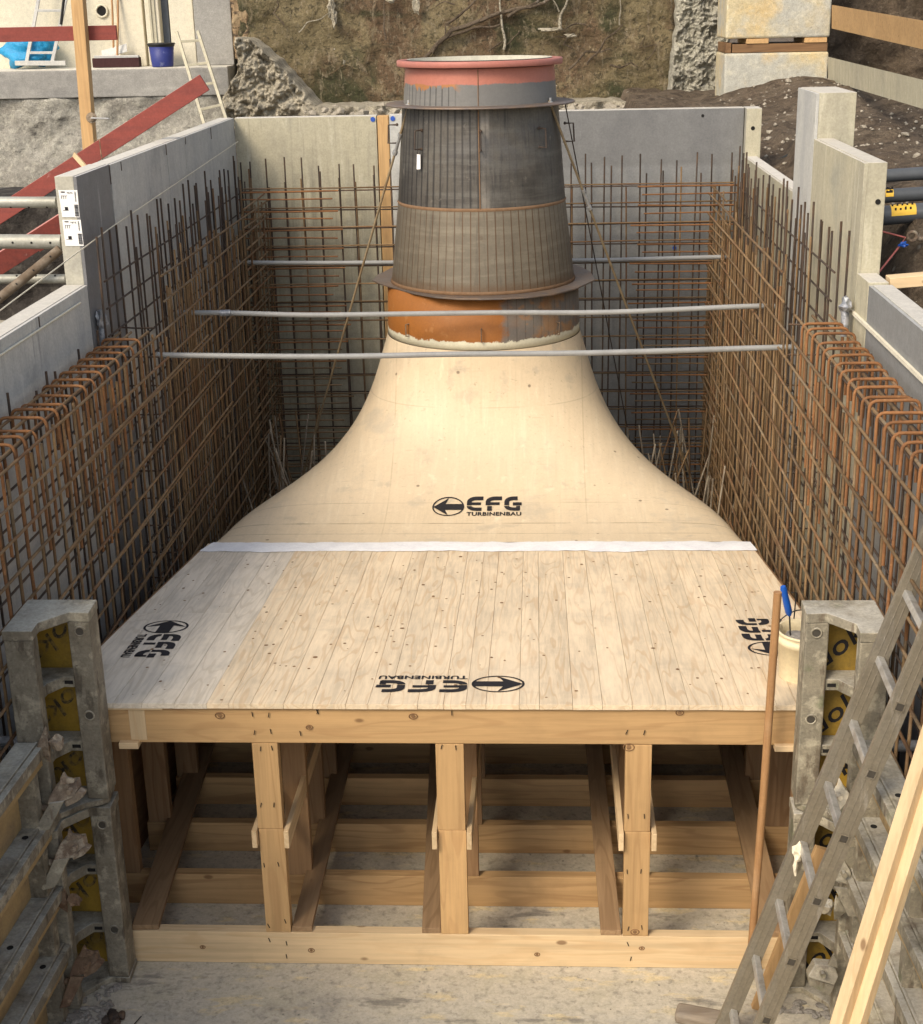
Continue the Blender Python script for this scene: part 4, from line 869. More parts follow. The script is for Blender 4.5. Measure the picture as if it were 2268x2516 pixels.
clamp('middle left wedge clamp, brown and crusted', 'crusted_metal', 5.13,
      [(155, 2064), (202, 2060), (207, 2083), (187, 2107), (131, 2114), (142, 2083)], [(168, 2036), (176, 2050), (198, 2053), (200, 2061), (162, 2066)],
      [(205, 2082), (219, 2088), (204, 2103), (179, 2114), (177, 2103)], [(131, 2114), (170, 2109), (141, 2171), (133, 2181), (106, 2188), (101, 2183)], [(135, 2120), (115, 2118), (100, 2110), (94, 2103)], (182, 2086))
clamp('lowest left wedge clamp thick with rust and concrete', 'rusty_crust', 5.12,
      [(188, 2353), (233, 2348), (239, 2367), (206, 2395), (169, 2399), (177, 2375)], [(205, 2324), (212, 2336), (231, 2342), (224, 2350), (191, 2354)],
      [(237, 2364), (251, 2371), (235, 2389), (208, 2403), (203, 2393)], [(173, 2399), (206, 2401), (171, 2473), (145, 2479)], [(170, 2408), (152, 2412), (142, 2404)], (215, 2375))
clamp('upper right wedge clamp splashed with cream concrete behind the ladder', 'plaster_splat', 5.10,
      [(2068, 1921), (2078, 1940), (2088, 1950), (2080, 1974), (2062, 1994), (2040, 1975), (2046, 1950), (2062, 1942)], None, [(2030, 1985), (2062, 1990), (2070, 2010), (2040, 2005)], None, [(2105, 2000), (2125, 1998), (2142, 1992), (2146, 1985)], (2064, 1960))
clamp('middle right wedge clamp with lever pointing down', 'form_steel_light', 5.10,
      [(2058, 2132), (2074, 2113), (2092, 2144), (2090, 2176), (2050, 2164)], None, None, [(2050, 2180), (2088, 2184), (2110, 2242), (2106, 2255), (2084, 2252)], [(2090, 2168), (2115, 2166), (2133, 2160), (2137, 2150)], (2074, 2150))
clamp('lowest right wedge clamp near the floor between ladder and battens', 'form_steel_light', 5.08,
      [(2004, 2369), (2051, 2373), (2061, 2400), (2051, 2421), (2004, 2408), (1985, 2400)], [(2050, 2345), (2058, 2366), (2060, 2380), (2035, 2372)], [(1985, 2400), (2051, 2422), (2040, 2448), (1989, 2422)], None, None, (2022, 2396))
def tiescrew(px, py, Y, s, lab, m, big):
    c = ony(px, py, Y); t = thing('tie_screw', lab, 'tie screw', c, 'tie screws in the corner forms'); k = -s
    xe = -1.92 if s < 0 else 1.164
    mb = MB(); p0 = c+Vector((k*.02, 0, 0)); n_ = 26; pts = []; rs = []
    for i in range(n_*2+1): pts.append(Vector((p0.x+(xe-p0.x)*i/(2*n_), p0.y, p0.z))); rs.append(.0085 if i % 2 else .0065)
    part('threaded_rod', MB().tube(pts, rs, 8, smooth=False), m, t)
    part('nut', rag(MB().clump(c+Vector((k*.035, -.002, 0)), (.026, .028, .030), px, 2, 1, .45), .004, 20), m, t)
    h = .085 if big else .06; q = MB(); a = c+Vector((0, 0, h)); b_ = c-Vector((0, 0, h*1.15)); l = c+Vector((-k*.045, -.02, -.01)); r = c+Vector((k*.012, -.03, 0)); bk = c+Vector((0, .03, 0))
    q.add([a, b_, l, r, bk], [(0, 2, 3), (1, 3, 2), (0, 3, 4), (1, 4, 3), (0, 4, 2), (1, 2, 4)]); part('bearing_plate', q, m, t, .003)
tiescrew(118, 1826, 5.17, -1, 'upper left tie screw with diamond plate and threaded rod', 'crusted_metal', True)
tiescrew(162, 2210, 5.17, -1, 'lower left rusty tie screw and threaded rod', 'rusty_crust', False)
tiescrew(2052, 2228, 5.14, 1, 'right tie screw behind the ladder', 'form_steel_light', False)
# plastic sleeves visible low behind the forms
for px, py, X, lb in ((12, 1822, -2.25, 'silver taped pipe end low behind the left corner form'), (2222, 1832, 1.5, 'silver taped pipe end low behind the ladder on the right')):
    c = onx(px, py, X) if px < 1000 else onx(px, py, X); single('taped_pipe', MB().tube([c-Vector((.1, 0, 0)), c+Vector((.1, 0, 0))], .024, 12), 'duct_tape', lb, 'pipe')

# ================================================================== LOOSE THINGS IN THE FOREGROUND
# aluminium ladder leaning on the right hand wall
ld = thing('aluminium_ladder', 'worn aluminium ladder leaning against the right side in front of the corner form', 'ladder', (.85, 4.85, 0))
Yn, Yf = 4.66, 5.03
d = Vector((.306, 0, 1)).normalized(); base_n = Vector((.855, Yn, .34))-d*(.34/d.z)
c0 = ony(1883, 2505, Yn); c1 = ony(2210, 1736, Yn); dn_ = (c1-c0).normalized(); pitch = (c1-c0).length/5
f0 = ony(1846, 2367, Yf); f1 = ony(2222, 1472, Yf); df_ = (f1-f0).normalized()
s0 = -c0.z/dn_.z; near0 = c0+dn_*(s0+.02); far0 = f0+df_*((.02-f0.z)/df_.z)
top_n = c0+dn_*3.0; top_f = f0+df_*2.9
upv = Vector((1, 0, -.3)).normalized()
def rail(p, q, nm):
    d = (q-p).normalized(); u = Vector((0, 1, 0)); w = d.cross(u).normalized(); mb = MB()
    mb.bar(p, q, .070, .006, (0, 1, 0))
    for sg in (-1, 1):
        mb.bar(p+w*(sg*.032)+u*.010, q+w*(sg*.032)+u*.010, .006, .024, (0, 1, 0))
        mb.bar(p+w*(sg*.012)-u*.004, q+w*(sg*.012)-u*.004, .003, .003, (0, 1, 0))
    return part(nm, mb, 'alu', ld, .002)
rail(near0, top_n, 'rail'); rail(far0, top_f, 'rail')
for k in range(-1, 10):
    a = c0+dn_*(pitch*k); b = far0+(top_f-far0).normalized()*((a-near0).length)
    if a.z < .05: continue
    # match the far end seen in the photograph
    bb = f0+df_*(pitch*(k-.12+0.0)-.0)
    b = Vector((a.x+.012, Yf, a.z+.01))
    part('rung', MB().bar(a+Vector((0, -.002, 0)), b, .028, .028, dn_), 'alu_bright', ld, .003)
    mb = MB(); fw = dn_; sdv = Vector((0, 1, 0)).cross(fw).normalized()
    for sg in (-1, 1): mb.bar(a+fw*(.016*sg)+Vector((0, -.006, 0))-sdv*.019, a+fw*(.016*sg)+Vector((0, -.006, 0))+sdv*.019, .0035, .005, (0, 1, 0)); mb.bar(a+sdv*(.016*sg)+Vector((0, -.006, 0))-fw*.016, a+sdv*(.016*sg)+Vector((0, -.006, 0))+fw*.016, .0035, .005, (0, 1, 0))
    part('rung_collar', mb, 'alu', ld)
    part('rung_bore', MB().bar(a+Vector((0, -.0065, 0)), a+Vector((0, -.0040, 0)), .025, .025, dn_), 'bore_grey', ld)
a = c0+dn_*(pitch*2.95); pc = ony(1963, 2098, Yf-.03); single('plaster_splash', MB().clump(pc, (.022, .02, .035), 5, 2, 1, .6).clump(pc+Vector((-.012, -.01, -.05)), (.008, .01, .035), 9, 2, 1, .5), 'plaster_splat', 'cream plaster lump stuck on a ladder rung', 'plaster')
# brown board behind the ladder
p = ony(1868, 2500, 5.24); q = ony(2028, 2085, 5.30); single('brown_board', MB().bar(p-Vector((0, 0, p.z-.01)), q, .085, .03, (0, 1, 0)), 'beam_wood_z', 'weathered brown board leaning behind the ladder', 'board', bevel=.003)
# two fresh battens
bt = [((2062, 2516), (2256, 1900)), ((2100, 2516), (2283, 1930))]
for i, (a, b) in enumerate(bt):
    p = ony(*a, 4.0+i*.0); q = ony(*b, 4.0+i*.0); dd = (q-p)/(q.z-p.z); p = p-dd*(p.z-.02); q = p+dd*2.9
    if i: p += Vector((.004, -.012, 0)); q += Vector((.004, -.012, 0))
    single('timber_batten', MB().bar(p, q, .040 if i == 0 else .036, .045, (-.55, .8, 0)), 'pale_wood_z', ['left one of two fresh pale battens leaning at the bottom right', 'right one of two fresh pale battens leaning at the bottom right'][i], 'batten', 'fresh battens at the bottom right', bevel=.002)
# wooden pole
p = ony(1841, 2388, 5.46); p.z = .01; q = ony(1911, 1455, 5.40)
single('wooden_pole', MB().tube([p, p*.5+q*.5+Vector((.004, 0, 0)), q], [.0165, .0172, .0165], 14), 'pole_wood', 'smooth brown round pole leaning on the deck edge', 'pole')
# bucket with tool
bc = Vector((1.172, 5.86, deckz(5.9)+.004)); bk = thing('white_bucket', 'stained cream plastic bucket on the deck corner behind the corner form', 'bucket', bc)
mb = MB().rev(bc, [(.0, .0), (.108, 0), (.110, .006), (.121, .165), (.126, .167), (.126, .192), (.122, .194), (.123, .210), (.127, .212), (.127, .222), (.119, .222), (.116, .18), (.106, .02), (0, .02)], 40)
part('body', mb, 'bucket_white', bk)
part('mortar_fill', MB().clump(bc+Vector((0, 0, .165)), (.108, .108, .035), 4, 3, 1, .25), 'mortar', bk)
hp = [bc+Vector((.126*cos(a_), .02+.03*sin(a_), .205+.09*sin(a_))) for a_ in [k*pi/10 for k in range(11)]]
part('bail', MB().tube(hp, .0028, 6), 'black_metal', bk)
a = ony(1924, 1441, 5.80); b = ony(1940, 1512, 5.82); c = ony(1942, 1565, 5.86)
tl = thing('blue_hand_tool', 'blue handled hand tool standing in the cream bucket', 'tool', c)
dd = (b-a); part('handle', MB().tube([a, a+dd*.08, a+dd*.3, a+dd*.6, a+dd*.9, b], [.011, .0145, .014, .0155, .015, .008], 12), 'blue_plastic', tl); part('shaft', MB().tube([b, c], .0035, 7), 'black_metal', tl)
a = ony(1950, 1455, 5.9); b = ony(1951, 1520, 5.9); part('wire_stem', MB().tube([a+Vector((-.01, 0, 0)), a+Vector((.012, 0, -.004)), b], .003, 6), 'black_metal', tl)
# wing nut, twig and scrap wood on the floor
c = onz(280, 2500, .02); wn = thing('wing_nut', 'dark cast wing nut lying on the concrete floor bottom left', 'wing nut', c)
part('hub', MB().rev(c, [(0, -.02), (.025, -.02), (.027, 0), (.02, .02), (.012, .022), (0, .022)], 14), 'crusted_metal' if 0 else 'rebar_dark', wn)
for k in range(4):
    a_ = k*pi/2+.5; part('wing', MB().clump(c+Vector((cos(a_)*.035, sin(a_)*.035, .0)), (.020, .020, .017), k, 2, 1, .3), 'rebar_dark', wn)
a = onz(330, 2516, .01); b = onz(347, 2497, .012); single('short_wire', MB().tube([a, b], .0025, 5), 'black_metal', 'short dark wire end on the floor beside the wing nut', 'wire')
p = onz(1662, 2488, .03); q = onz(1800, 2516, .03); single('wood_scrap', rag(MB().bar(p, q, .085, .055), .008, 9), 'scrap_wood', 'weathered round-ended wood scrap at the foot of the ladder', 'wood', bevel=.015)
cr = MB()
random.seed(5)
for i in range(260):
    x = random.uniform(-2.0, 1.3); y = random.uniform(4.0, 5.5) if i % 3 else random.uniform(5.6, 6.9); r = random.uniform(.002, .006)
    cr.clump((x, y, r*.4+.002), r, i, 1, .6, .5)
o = single('floor_crumbs', cr, 'rough_concrete', 'small crumbs of concrete and dirt on the pit floor', 'debris'); o['kind'] = 'stuff'
sp = MB()
for i in range(90):
    x, y = (random.uniform(-2.05, -1.86), random.uniform(4.9, 5.36)) if i % 5 else (random.uniform(1.0, 1.3), random.uniform(5.2, 5.3)); sp.clump((x, y, .004), (random.uniform(.01, .03), random.uniform(.01, .025), .010), i, 2, 1, .35)
o = single('spilled_dirt', sp, 'mortar', 'dark dirt heaped along the feet of the forms', 'dirt'); o['kind'] = 'stuff'

# ================================================================== BACKGROUND LEFT
PY = 18.0
bl = thing('platform_wall', 'grey concrete platform with a pale walkway top behind the pit on the left', 'platform', (-6, PY, 1.4))
def at18(x, y, Y=PY): return ony(x, y, Y)
part('slab', MB().hexa([(-12, PY-.02), (-3.66, PY-.02), (-3.66, PY+1.5), (-12, PY+1.5)], 3.15, 3.465), 'grey_concrete', bl, .01)
part('slab_top', MB().hexa([(-12, PY-.01), (-3.67, PY-.01), (-3.67, PY+1.5), (-12, PY+1.5)], 3.467, 3.478), 'slab_top', bl)
def rough_sheet(fl, fr_, z0, z1, Y, amp, nu, nv, depth=.5, sc=3.0, sd_=0):
    """a displaced rough face between two side curves x=fl(v), x=fr(v), closed at the back"""
    mb = MB(); vs = []
    for j in range(nv+1):
        v = j/nv; z = z0+(z1-z0)*v
        for i in range(nu+1):
            u = i/nu; x = fl(v)+(fr_(v)-fl(v))*u
            p = Vector((x, z, sd_)); dsp = amp*(noise.fractal(p*sc, .9, 2.1, 5)*.8+.5*abs(noise.noise(p*sc*2.7)))
            e = min(1, min(u, 1-u)*nu/3.0); vs.append((x+.02*noise.noise(p*9), Y-dsp*(.35+.65*e)+(1-e)*.05, z+.02*noise.noise(p*8+Vector((5, 5, 5)))))
    fs = [(j*(nu+1)+i, j*(nu+1)+i+1, (j+1)*(nu+1)+i+1, (j+1)*(nu+1)+i) for j in range(nv) for i in range(nu)]
    mb.add(vs, fs, True)
    ring = [i for i in range(nu+1)]+[(j)*(nu+1)+nu for j in range(1, nv+1)]+[nv*(nu+1)+i for i in range(nu-1, -1, -1)]+[j*(nu+1) for j in range(nv-1, 0, -1)]
    n0 = len(mb.v); k = len(ring); mb.v += [(vs[r][0], Y+depth, vs[r][2]) for r in ring]
    mb.f += [(ring[a], n0+a, n0+(a+1) % k, ring[(a+1) % k]) for a in range(k)]; mb.sm += [False]*k
    return mb
part('rough_base', rough_sheet(lambda v: -11, lambda v: -3.62, 1.2, 3.148, PY+.03, .10, 130, 50, .6, 1.6), 'rough_concrete', bl)
part('smooth_pier', MB().box(-3.66, -2.95, PY-.06, PY+.3, 1.4, 3.13), 'grey_concrete', bl, .02)
bd = thing('building_wall', 'cream rendered building wall with pilasters above the platform', 'building', (-6.5, 19, 3.4))
part('wall', MB().box(-12, -4.95, 18.72, 19.0, 3.479, 7.5), 'building_render', bd)
part('wall', MB().box(-4.945, -4.70, 19.1, 19.2, 3.479, 7.5), 'building_render', bd)
def bpan(x0, x1, y, m, nm='pilaster', z1=7.5):
    a = ony(x0, 100, y).x; b = ony(x1, 100, y).x; part(nm, MB().box(a, b, y, y+.3, 3.479, z1), m, bd, .01)
bpan(292, 356, 18.60, 'building_render'); bpan(362, 396, 18.52, 'building_render'); bpan(397, 419, 18.66, 'door_dark', 'door_leaf'); bpan(421, 480, 18.50, 'building_render'); bpan(481, 572, 18.42, 'grey_concrete', 'corner_pier')
for x in (372, 381): a = ony(x, 60, 18.515); part('door_trim', MB().box(a.x-.012, a.x+.012, 18.50, 18.52, 3.48, 7.5), 'panel_cream', bd)
c = ony(250, 27, 18.715); m = MB().tube([c+Vector((0, -.005, 0)), c+Vector((0, .01, 0))], .066, 20); wp = part('wall_pipe', m, 'hole_dark', bd)
part('pipe_rim', rag(MB().tube([c+Vector((cos(a_)*.07, -.01, sin(a_)*.07)) for a_ in [k*pi/12 for k in range(24)]], .013, 6, closed=True), .006, 20), 'building_render', bd)
# brick edge and eroded masonry between building and old wall
single('broken_brick_edge', rough_sheet(lambda v: ony(572-4*v, 100, 18.3).x, lambda v: ony(618-2*v, 100, 18.3).x, 3.55, 7.0, 18.3, .07, 16, 90, .4, 4, 3), 'brick_edge', 'broken brown brick edge beside the grey corner pier', 'brickwork')
def slope(v):   # right border of the rubble, falling away to the right
    z = 2.75+v*.98; return -3.38+1.02*(1-v)**.8+.05*noise.noise(Vector((v*9, 1, 0)))
single('rubble_masonry', rough_sheet(lambda v: -3.72+.22*min(1, max(0, (v-.35)*3)), slope, 2.72, 3.80, 17.75, .17, 130, 110, .9, 6.5, 8), 'rubble', 'eroded pale rubble masonry at the left foot of the mossy wall', 'masonry')
# old mossy wall
ow = thing('old_wall', 'old brown and mossy rendered wall behind the steel cone', 'wall', (-1, 18.4, 2.6))
part('render', rough_sheet(lambda v: -3.62, lambda v: 1.72, 2.6, 7.0, 18.35, .11, 190, 150, .6, 1.1, 21), 'old_render', ow)
random.seed(21)
def root(pts, r, m='old_render'):
    mb = MB(); P = [ony(x, y, 18.24) for x, y in pts]; k = []
    for a, b in zip(P, P[1:]):
        for s in range(5): q = a+(b-a)*(s/5); k.append(q+Vector((noise.noise(q*5)*.04, 0, noise.noise(q*5+Vector((9, 0, 0)))*.04)))
    k.append(P[-1]); mb.tube(k, [r*(1-.5*i/len(k)) for i in range(len(k))], 6); part('root', mb, m, ow)
root([(1060, 130), (1110, 75), (1200, 40), (1330, 5), (1400, -20)], .030, 'soil'); root([(1040, 145), (1100, 90), (1160, 70), (1230, 60)], .022, 'soil'); root([(1250, 40), (1300, 10), (1345, -15)], .022, 'soil')
root([(1378, 70), (1380, 40), (1395, -10)], .022, 'rubble'); root([(1100, 60), (1150, 20), (1180, -20)], .016, 'soil'); root([(1440, 160), (1480, 110), (1530, 60)], .014, 'soil'); root([(1400, 170), (1440, 130), (1500, 120)], .014, 'soil')
root([(1236, 120), (1234, 60), (1232, -10)], .018, 'rubble'); root([(945, 100), (946, 50), (944, 0)], .012, 'soil'); root([(1524, 60), (1526, 30), (1524, -10)], .010, 'rubble')
random.seed(33)
for i in range(16):
    x = random.uniform(640, 1620); y = random.uniform(10, 190); k = [(x, y)]
    for j in range(3): x += random.uniform(-45, 45); y += random.uniform(-38, 12); k.append((x, y))
    root(k, random.uniform(.006, .013), random.choice(['soil', 'rubble', 'soil', 'old_render']))
def patch(px, py, w, h, m):
    c = ony(px, py, 18.22); part('plaster_patch', rag(MB().clump(c, (w, .03, h), px, 2, 1, .9), .01, 12), m, ow)
patch(815, 15, .035, .13, 'rubble'); patch(822, 45, .03, .08, 'rubble'); patch(1022, 5, .045, .11, 'rubble'); patch(1355, 72, .13, .022, 'rubble'); patch(1400, 88, .06, .022, 'rubble'); patch(960, -2, .06, .03, 'rubble'); patch(845, 152, .015, .03, 'rubble')
# debris ledge along the foot
single('debris_bank', rough_sheet(lambda v: -2.75, lambda v: 1.8, 2.6, 3.02, 17.55, .14, 150, 10, 1.0, 4, 5), 'rubble', 'bank of pale rubble and soil along the foot of the old wall', 'rubble')
single('rock_pillar', rough_sheet(lambda v: ony(1656, 100, 17.9).x-.03*sin(v*9), lambda v: ony(1792, 100, 17.9).x+.02, 2.6, 5.2, 17.95, .13, 90, 300, .30, 6.5, 2), 'rock_pale', 'pale rough rock pillar left of the stacked concrete blocks', 'rock')
# things on the platform
def ladder_simple(name, lab, a0, a1, b0, b1, n, rw, m, rung_f, foot=None, w=.04):
    """a0-a1 left rail bottom-top, b0-b1 right rail bottom-top"""
    t = thing(name, lab, 'ladder', a0)
    part('rail', MB().bar(a0, a1, w, .03, (0, 1, 0)), m, t, .003); part('rail', MB().bar(b0, b1, w, .03, (0, 1, 0)), m, t, .003)
    for f_ in rung_f: part('rung', MB().bar(a0.lerp(a1, f_), b0.lerp(b1, f_), .03, .03, (0, 1, 0)), m, t, .003)
    if foot: part('foot_bar', MB().bar(*foot, .055, .05, (0, 1, 0)), m, t, .004)
    return t
P = lambda x, y, Y: ony(x, y, Y)
ladder_simple('aluminium_ladder', 'aluminium ladder with a foot bar standing on the platform before the cream wall', P(65, 155, 18.25), P(104, -50, 18.55), P(128, 155, 18.25), P(172, -50, 18.55), 3, 0, 'panel_pale', (.125, .63, .38), (P(38, 155, 18.25), P(162, 155, 18.25)))
mb = MB().tube([P(150, 60, 18.35), P(162, -50, 18.3)], .018, 6); single('ladder_strut', mb, 'black_metal', 'dark strut rising beside the aluminium ladder on the platform', 'strut')
m = MB(); m.clump(P(62, 130, 18.45), (.30, .16, .16), 4, 3, 1, .35); m.clump(P(95, 120, 18.5), (.20, .15, .17), 9, 3, 1, .35)
m.v = [(v[0], v[1], max(v[2], 3.482)) for v in m.v]; single('blue_bag', m, 'blue_bag', 'crumpled blue plastic bag behind the ladder on the platform', 'bag')
br = thing('broom', 'wide dark red broom standing against the cream wall', 'broom', P(286, 155, 18.35))
part('stock', MB().bar(P(233, 140, 18.35), P(342, 139, 18.35), .07, .035), 'panel_pale', br, .005)
mb = MB(); a = P(230, 143, 18.35); b = P(344, 143, 18.35); mb.box(a.x, b.x, 18.28, 18.40, 3.483, a.z); part('bristles', mb, 'broom_bristle', br)
part('stick', MB().tube([P(288, 138, 18.35), P(290, 50, 18.5), P(289, -40, 18.6)], .014, 8), 'pole_wood', br)
sv = thing('shovel', 'shovel with a pale blade leaning behind the broom', 'shovel', P(278, 135, 18.45))
part('blade', MB().bar(P(282, 136, 18.42), P(280, 116, 18.5), .33, .01, (0, 1, 0)), 'panel_pale', sv, .004); part('stick', MB().tube([P(279, 118, 18.5), P(276, 20, 18.55), P(272, -40, 18.6)], .013, 8), 'pole_wood', sv)
c = P(400, 159, 18.2); c.z = 3.482; bb = thing('blue_bucket', 'dark blue bucket with a black rim on the platform', 'bucket', c)
part('body', MB().rev(c, [(0, 0), (.125, 0), (.128, .01), (.150, .235), (.140, .235), (.118, .02), (0, .02)], 28), 'blue_bucket', bb)
part('rim', MB().tube([c+Vector((.158*cos(a_), .158*sin(a_), .262)) for a_ in [k*pi/14 for k in range(28)]], .012, 6, closed=True).rev(c, [(.150, .23), (.158, .24), (.160, .27), (.150, .27)], 28), 'black_metal', bb)
ladder_simple('wooden_ladder', 'old wooden ladder leaning down from the platform edge', P(508, 325, 17.1), P(434, 78, 17.95), P(562, 310, 17.1), P(486, 76, 17.95), 4, 0, 'panel_cream', (.22, .45, .66, .90), None, .035)
# timber post with threaded plate
pt = thing('timber_post', 'upright orange timber post holding the red guard boards on the left', 'post', (-3.2, 10.4, 1.5))
a = ony(223, 385, 10.5); b = ony(188, -60, 10.5); part('post', MB().bar(a-(b-a)*1.6, b, .085, .085, (0, 1, 0)), 'beam_wood_z', pt, .004)
c = ony(222, 290, 10.42); part('wing_plate', MB().disc(c+Vector((0, .03, 0)), (.2, -1, 0), .037, .012, 18).disc(c+Vector((0, .02, 0)), (.2, -1, 0), .022, .03, 8), 'crusted_metal', pt)
part('threaded_rod', MB().tube([c, c+Vector((.16, -.10, 0))], .006, 7), 'galvanised', pt)
a = ony(-40, 86, 10.55); b = ony(287, 80, 10.55); single('guard_board', MB().bar(a-Vector((.5, 0, 0)), b, .028, .098), 'red_board', 'dark red painted guard board nailed level across the timber post', 'board', bevel=.003)
A0 = ony(-30, 545, 9.9); B0 = ony(503, 202, 10.0); single('guard_board', MB().bar(A0, B0, .028, .115, (0, 0, 1)), 'red_board', 'dark red painted board slanting up in front of the timber post', 'board', bevel=.003)
a = ony(-20, 660, 9.3); b = ony(160, 545, 9.6); single('guard_board', MB().bar(a, b, .028, .13), 'red_board', 'lower red board half hidden behind the galvanised props', 'board', bevel=.003)
a = ony(182, 380, 9.4); b = ony(207, 408, 9.2); single('small_lath', MB().bar(a, b+(b-a)*.5, .03, .012, (0, 1, 0)), 'pale_wood_z', 'short pale lath sticking up behind the left panel top', 'lath')
c = ony(243, 345, 9.9); single('tie_wire', MB().tube([c+Vector((-.03, 0, 0)), c+Vector((.01, -.02, .01)), c+Vector((.012, -.02, -.10)), c+Vector((.03, -.02, -.16))], .004, 5), 'rusty_crust', 'twisted wire tying the slanting red board to the post', 'wire')
# galvanised props outside the left wall
def prop(a, b, r, lab, m='scaffold_pipe', holes=0, hn=(0, -1, 0)):
    t = thing('steel_prop', lab, 'prop', b, 'steel props outside the left wall'); part('tube', MB().tube([a, b], r, 16), m, t)
    mb = MB(); hn = Vector(hn).normalized()
    for k in range(holes): c = a.lerp(b, (k+.5)/holes)+hn*(r-.001); mb.disc(c, hn, .0065, .002, 10)
    if holes: part('prop_holes', mb, 'hole_dark', t)
prop(ony(-260, 497, 8.0), ony(139, 497, 8.0), .031, 'highest galvanised prop behind the labelled panel end', 'scaffold_pipe', 9, (0, -.6, -.8))
prop(ony(-260, 592, 7.95), ony(152, 594, 7.95), .040, 'middle galvanised prop, the thickest, with a row of holes', 'scaffold_pipe', 9)
prop(ony(-260, 686, 7.9), ony(162, 685, 7.9), .0255, 'lowest galvanised prop ending at the low left panel', 'scaffold_pipe', 9, (0, -.6, .8))
prop(ony(-60, 780, 7.7), ony(148, 612, 7.85), .026, 'dirty brown slanting prop below the galvanised ones', 'brown_pipe', 5)
single('broken_concrete', rough_sheet(lambda v: -4.9, lambda v: -2.62, .6, 2.05, 9.3, .18, 60, 30, .8, 2.4, 6), 'rubble', 'broken concrete and rubble behind the props outside the left wall', 'rubble')
m = rough_sheet(lambda v: -5.6, lambda v: -2.7, 1.2, 2.72, 11.6, .22, 60, 34, .8, 1.7, 9)
single('shaded_hollow_bank', m, 'hollow_shade_earth', 'earth bank coloured dark for the shade in the hollow behind the galvanised props', 'earth')  # painted dark in place of the shaded cavity
a = ony(85, 600, 9.8); b = ony(240, 500, 10.0); single('guard_board', MB().bar(a, b, .028, .12), 'red_board', 'short red board end showing above the middle prop', 'board', bevel=.003)

# ================================================================== BACKGROUND RIGHT
def cblock(z0, z1, lab):
    t = rag(MB().box(1.985, 3.055, 16.0, 16.8, z0, z1), .0, 3); return single('concrete_block', t, 'block_concrete', lab, 'concrete block', 'stacked concrete blocks', bevel=.02)
cblock(2.6, 3.575, 'lower stained concrete block with chipped top edge'); cblock(3.72, 4.75, 'upper stained concrete block resting on timber')
single('bearer_timber', MB().box(2.06, 3.04, 16.02, 16.7, 3.58, 3.665), 'old_wood_x', 'grey brown bearer timber between the two concrete blocks', 'timber', bevel=.004)
single('bearer_timber', MB().box(1.99, 2.05, 16.03, 16.7, 3.58, 3.68), 'old_wood_y', 'short dark timber end at the left of the bearer', 'timber', bevel=.004)
for x0, x1, lb in ((2.2, 2.43, 'left thin orange packing board under the upper block'), (2.80, 3.03, 'right thin orange packing board under the upper block')): single('packing_board', MB().box(x0, x1, 16.01, 16.7, 3.668, 3.717), 'beam_wood_y', lb, 'board', bevel=.003)
def slantboard(q, lab, m, Y0=15.9, Y1=11.5):
    a = ony(*q[0], Y0); b = ony(*q[1], Y1); c = ony(*q[2], Y0); d_ = ony(*q[3], Y1)   # top-left, top-right, bottom-left, bottom-right
    off = Vector((.0, .05, 0)); vs = [a, b, d_, c, a+off, b+off, d_+off, c+off]
    mb = MB().add(vs, [(0, 3, 2, 1), (4, 5, 6, 7), (0, 1, 5, 4), (1, 2, 6, 5), (2, 3, 7, 6), (3, 0, 4, 7)]); single('shoring_board', mb, m, lab, 'board', 'shoring boards on the right', bevel=.003)
slantboard([(2046, 12), (2300, 56), (2046, 70), (2300, 128)], 'upper orange shoring board right of the concrete blocks', 'beam_wood_x')
slantboard([(2037, 140), (2300, 204), (2037, 198), (2300, 277)], 'lower weathered grey shoring board right of the concrete blocks', 'panel_cream')
single('soil_bank', rough_sheet(lambda v: 3.02, lambda v: 8.5, 2.6, 6.5, 16.9, .35, 70, 60, .8, 1.2, 31), 'soil', 'dark soil bank behind the shoring boards', 'soil')
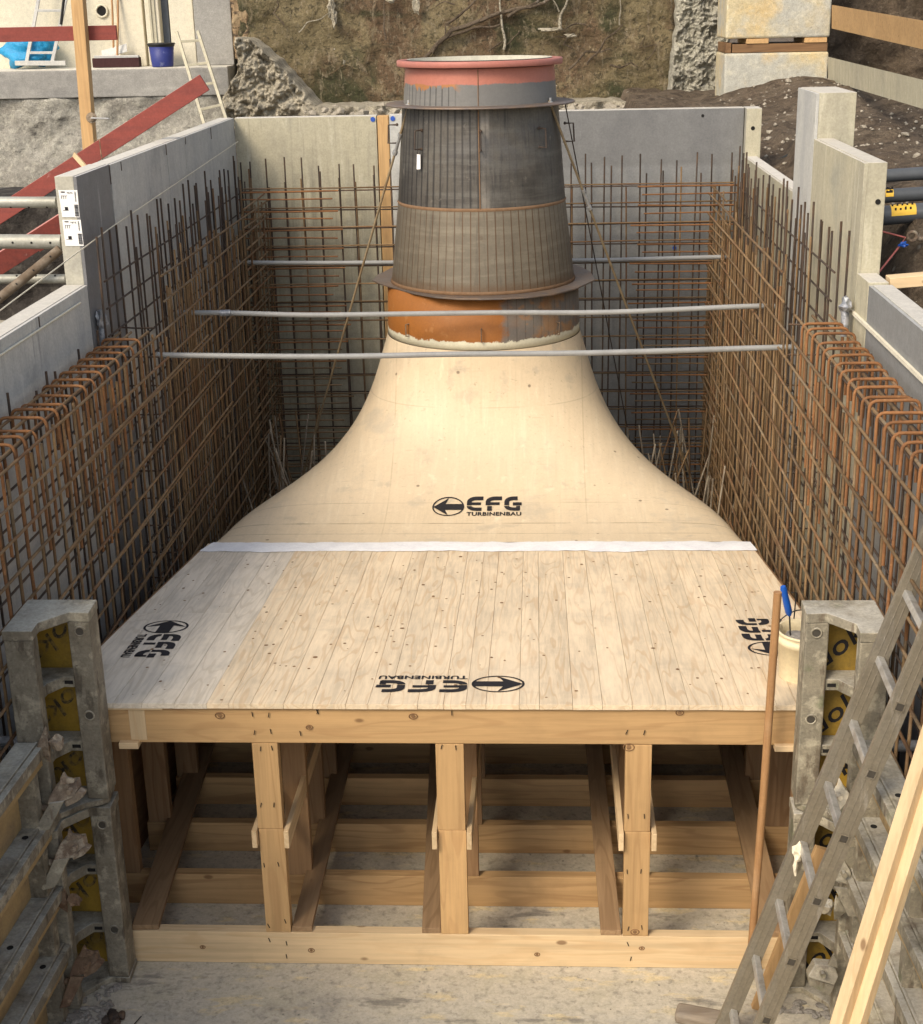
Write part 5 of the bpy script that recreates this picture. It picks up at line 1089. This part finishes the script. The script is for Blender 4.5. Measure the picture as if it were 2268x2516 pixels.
def plastic(q0, q1, Y, r, lab, stick=None):
    a = ony(*q0, Y); b = ony(*q1, Y); b = b+(b-a)*1.5; t = thing('plastic_pipe', lab, 'pipe', a, 'dark grey plastic pipes on the soil'); part('tube', MB().tube([a-Vector((.0, 0, 0)), b], r, 20), 'grey_plastic', t)
    if stick:
        c = ony(stick[0], stick[1], Y); d_ = ony(stick[2], stick[3], Y); d1 = (b-a).normalized(); mb = MB(); vs = []; n = 12
        u = Vector((0, 0, 1)); w = d1.cross(u).normalized(); c = a+d1*(c-a).dot(d1); d_ = a+d1*(d_-a).dot(d1)
        for e in (c, d_): vs += [e+(u*cos(-.9+2.1*k/n+.35)+w*sin(-.9+2.1*k/n+.35)*(1 if w.y < 0 else -1))*(r+.0012) for k in range(n+1)]
        mb.add(vs, [(k, k+1, n+2+k, n+1+k) for k in range(n)], True); part('yellow_label', mb, 'yellow_sticker', t)
        pr = MB()
        for k in range(9):
            f_ = (k+.6)/10; e = c.lerp(d_, f_); an = .35+.55*(k % 2)
            q = e+(u*cos(an)+w*sin(an)*(1 if w.y < 0 else -1))*(r+.003); pr.bar(q-d1*.004, q+d1*.006, .003, .012+.006*(k % 3), u)
        part('label_print', pr, 'ink', t)
plastic((2176, 432), (2268, 426), 8.75, .038, 'rearmost dark grey plastic pipe on the soil')
plastic((2172, 482), (2268, 476), 8.55, .040, 'middle dark grey plastic pipe with a yellow label at its end', (2172, 480, 2192, 480))
plastic((2168, 530), (2268, 522), 8.3, .054, 'thickest dark grey plastic pipe with a big yellow label', (2185, 526, 2246, 520))
a = ony(2108, 684, 7.40); b = ony(2268, 672, 7.40); b = b+(b-a)*2; a = Vector((1.775, a.y, a.z)); single('timber_beam', MB().bar(a-Vector((0, 0, .02)), b-Vector((0, 0, .02)), .10, .055), 'pale_wood_x', 'pale squared timber lying level behind the low right panel', 'timber', bevel=.003)
def draped(pts, r, m, lab, nm, cat, lift=.02):
    k = []
    for i in range(len(pts)-1):
        for s in range(8): k.append(pts[i].lerp(pts[i+1], s/8))
    k = [Vector((p.x+.02*noise.noise(p*3), p.y, hgt(p.x, p.y)+lift)) for p in k]; single(nm, MB().tube(k, r, 6), m, lab, cat)
draped([onz(2110, 240, 3.0), onz(2160, 275, 2.95), onz(2220, 300, 2.9), onz(2300, 330, 2.85)], .013, 'hose_green', 'thin green hose lying on the soil at the right', 'garden_hose', 'hose', .04)
c = ony(2240, 580, 8.0); cl = thing('swivel_coupler', 'dirty steel ring coupler on red cord at the right edge', 'coupler', c)
part('ring', MB().tube([c+Vector((.024*cos(a_), -.01, .024*sin(a_))) for a_ in [k*pi/9 for k in range(18)]], .010, 8, closed=True).tube([c+Vector((.024, 0, -.01)), c+Vector((.12, .02, -.03))], .014, 8), 'crusted_metal', cl)
single('red_cord', MB().tube([ony(2165, 568, 7.9), ony(2225, 584, 7.95), ony(2205, 612, 7.85), ony(2160, 668, 7.7)], .0055, 6), 'rope_red', 'red cord knotted at the steel coupler on the soil', 'cord')
c = ony(2219, 601, 7.85); single('blue_rag', MB().clump(c, (.022, .012, .016), 3, 2, 1, .6), 'blue_plastic', 'small blue rag tied to the red cord', 'rag')
print('objects', len(bpy.data.objects))
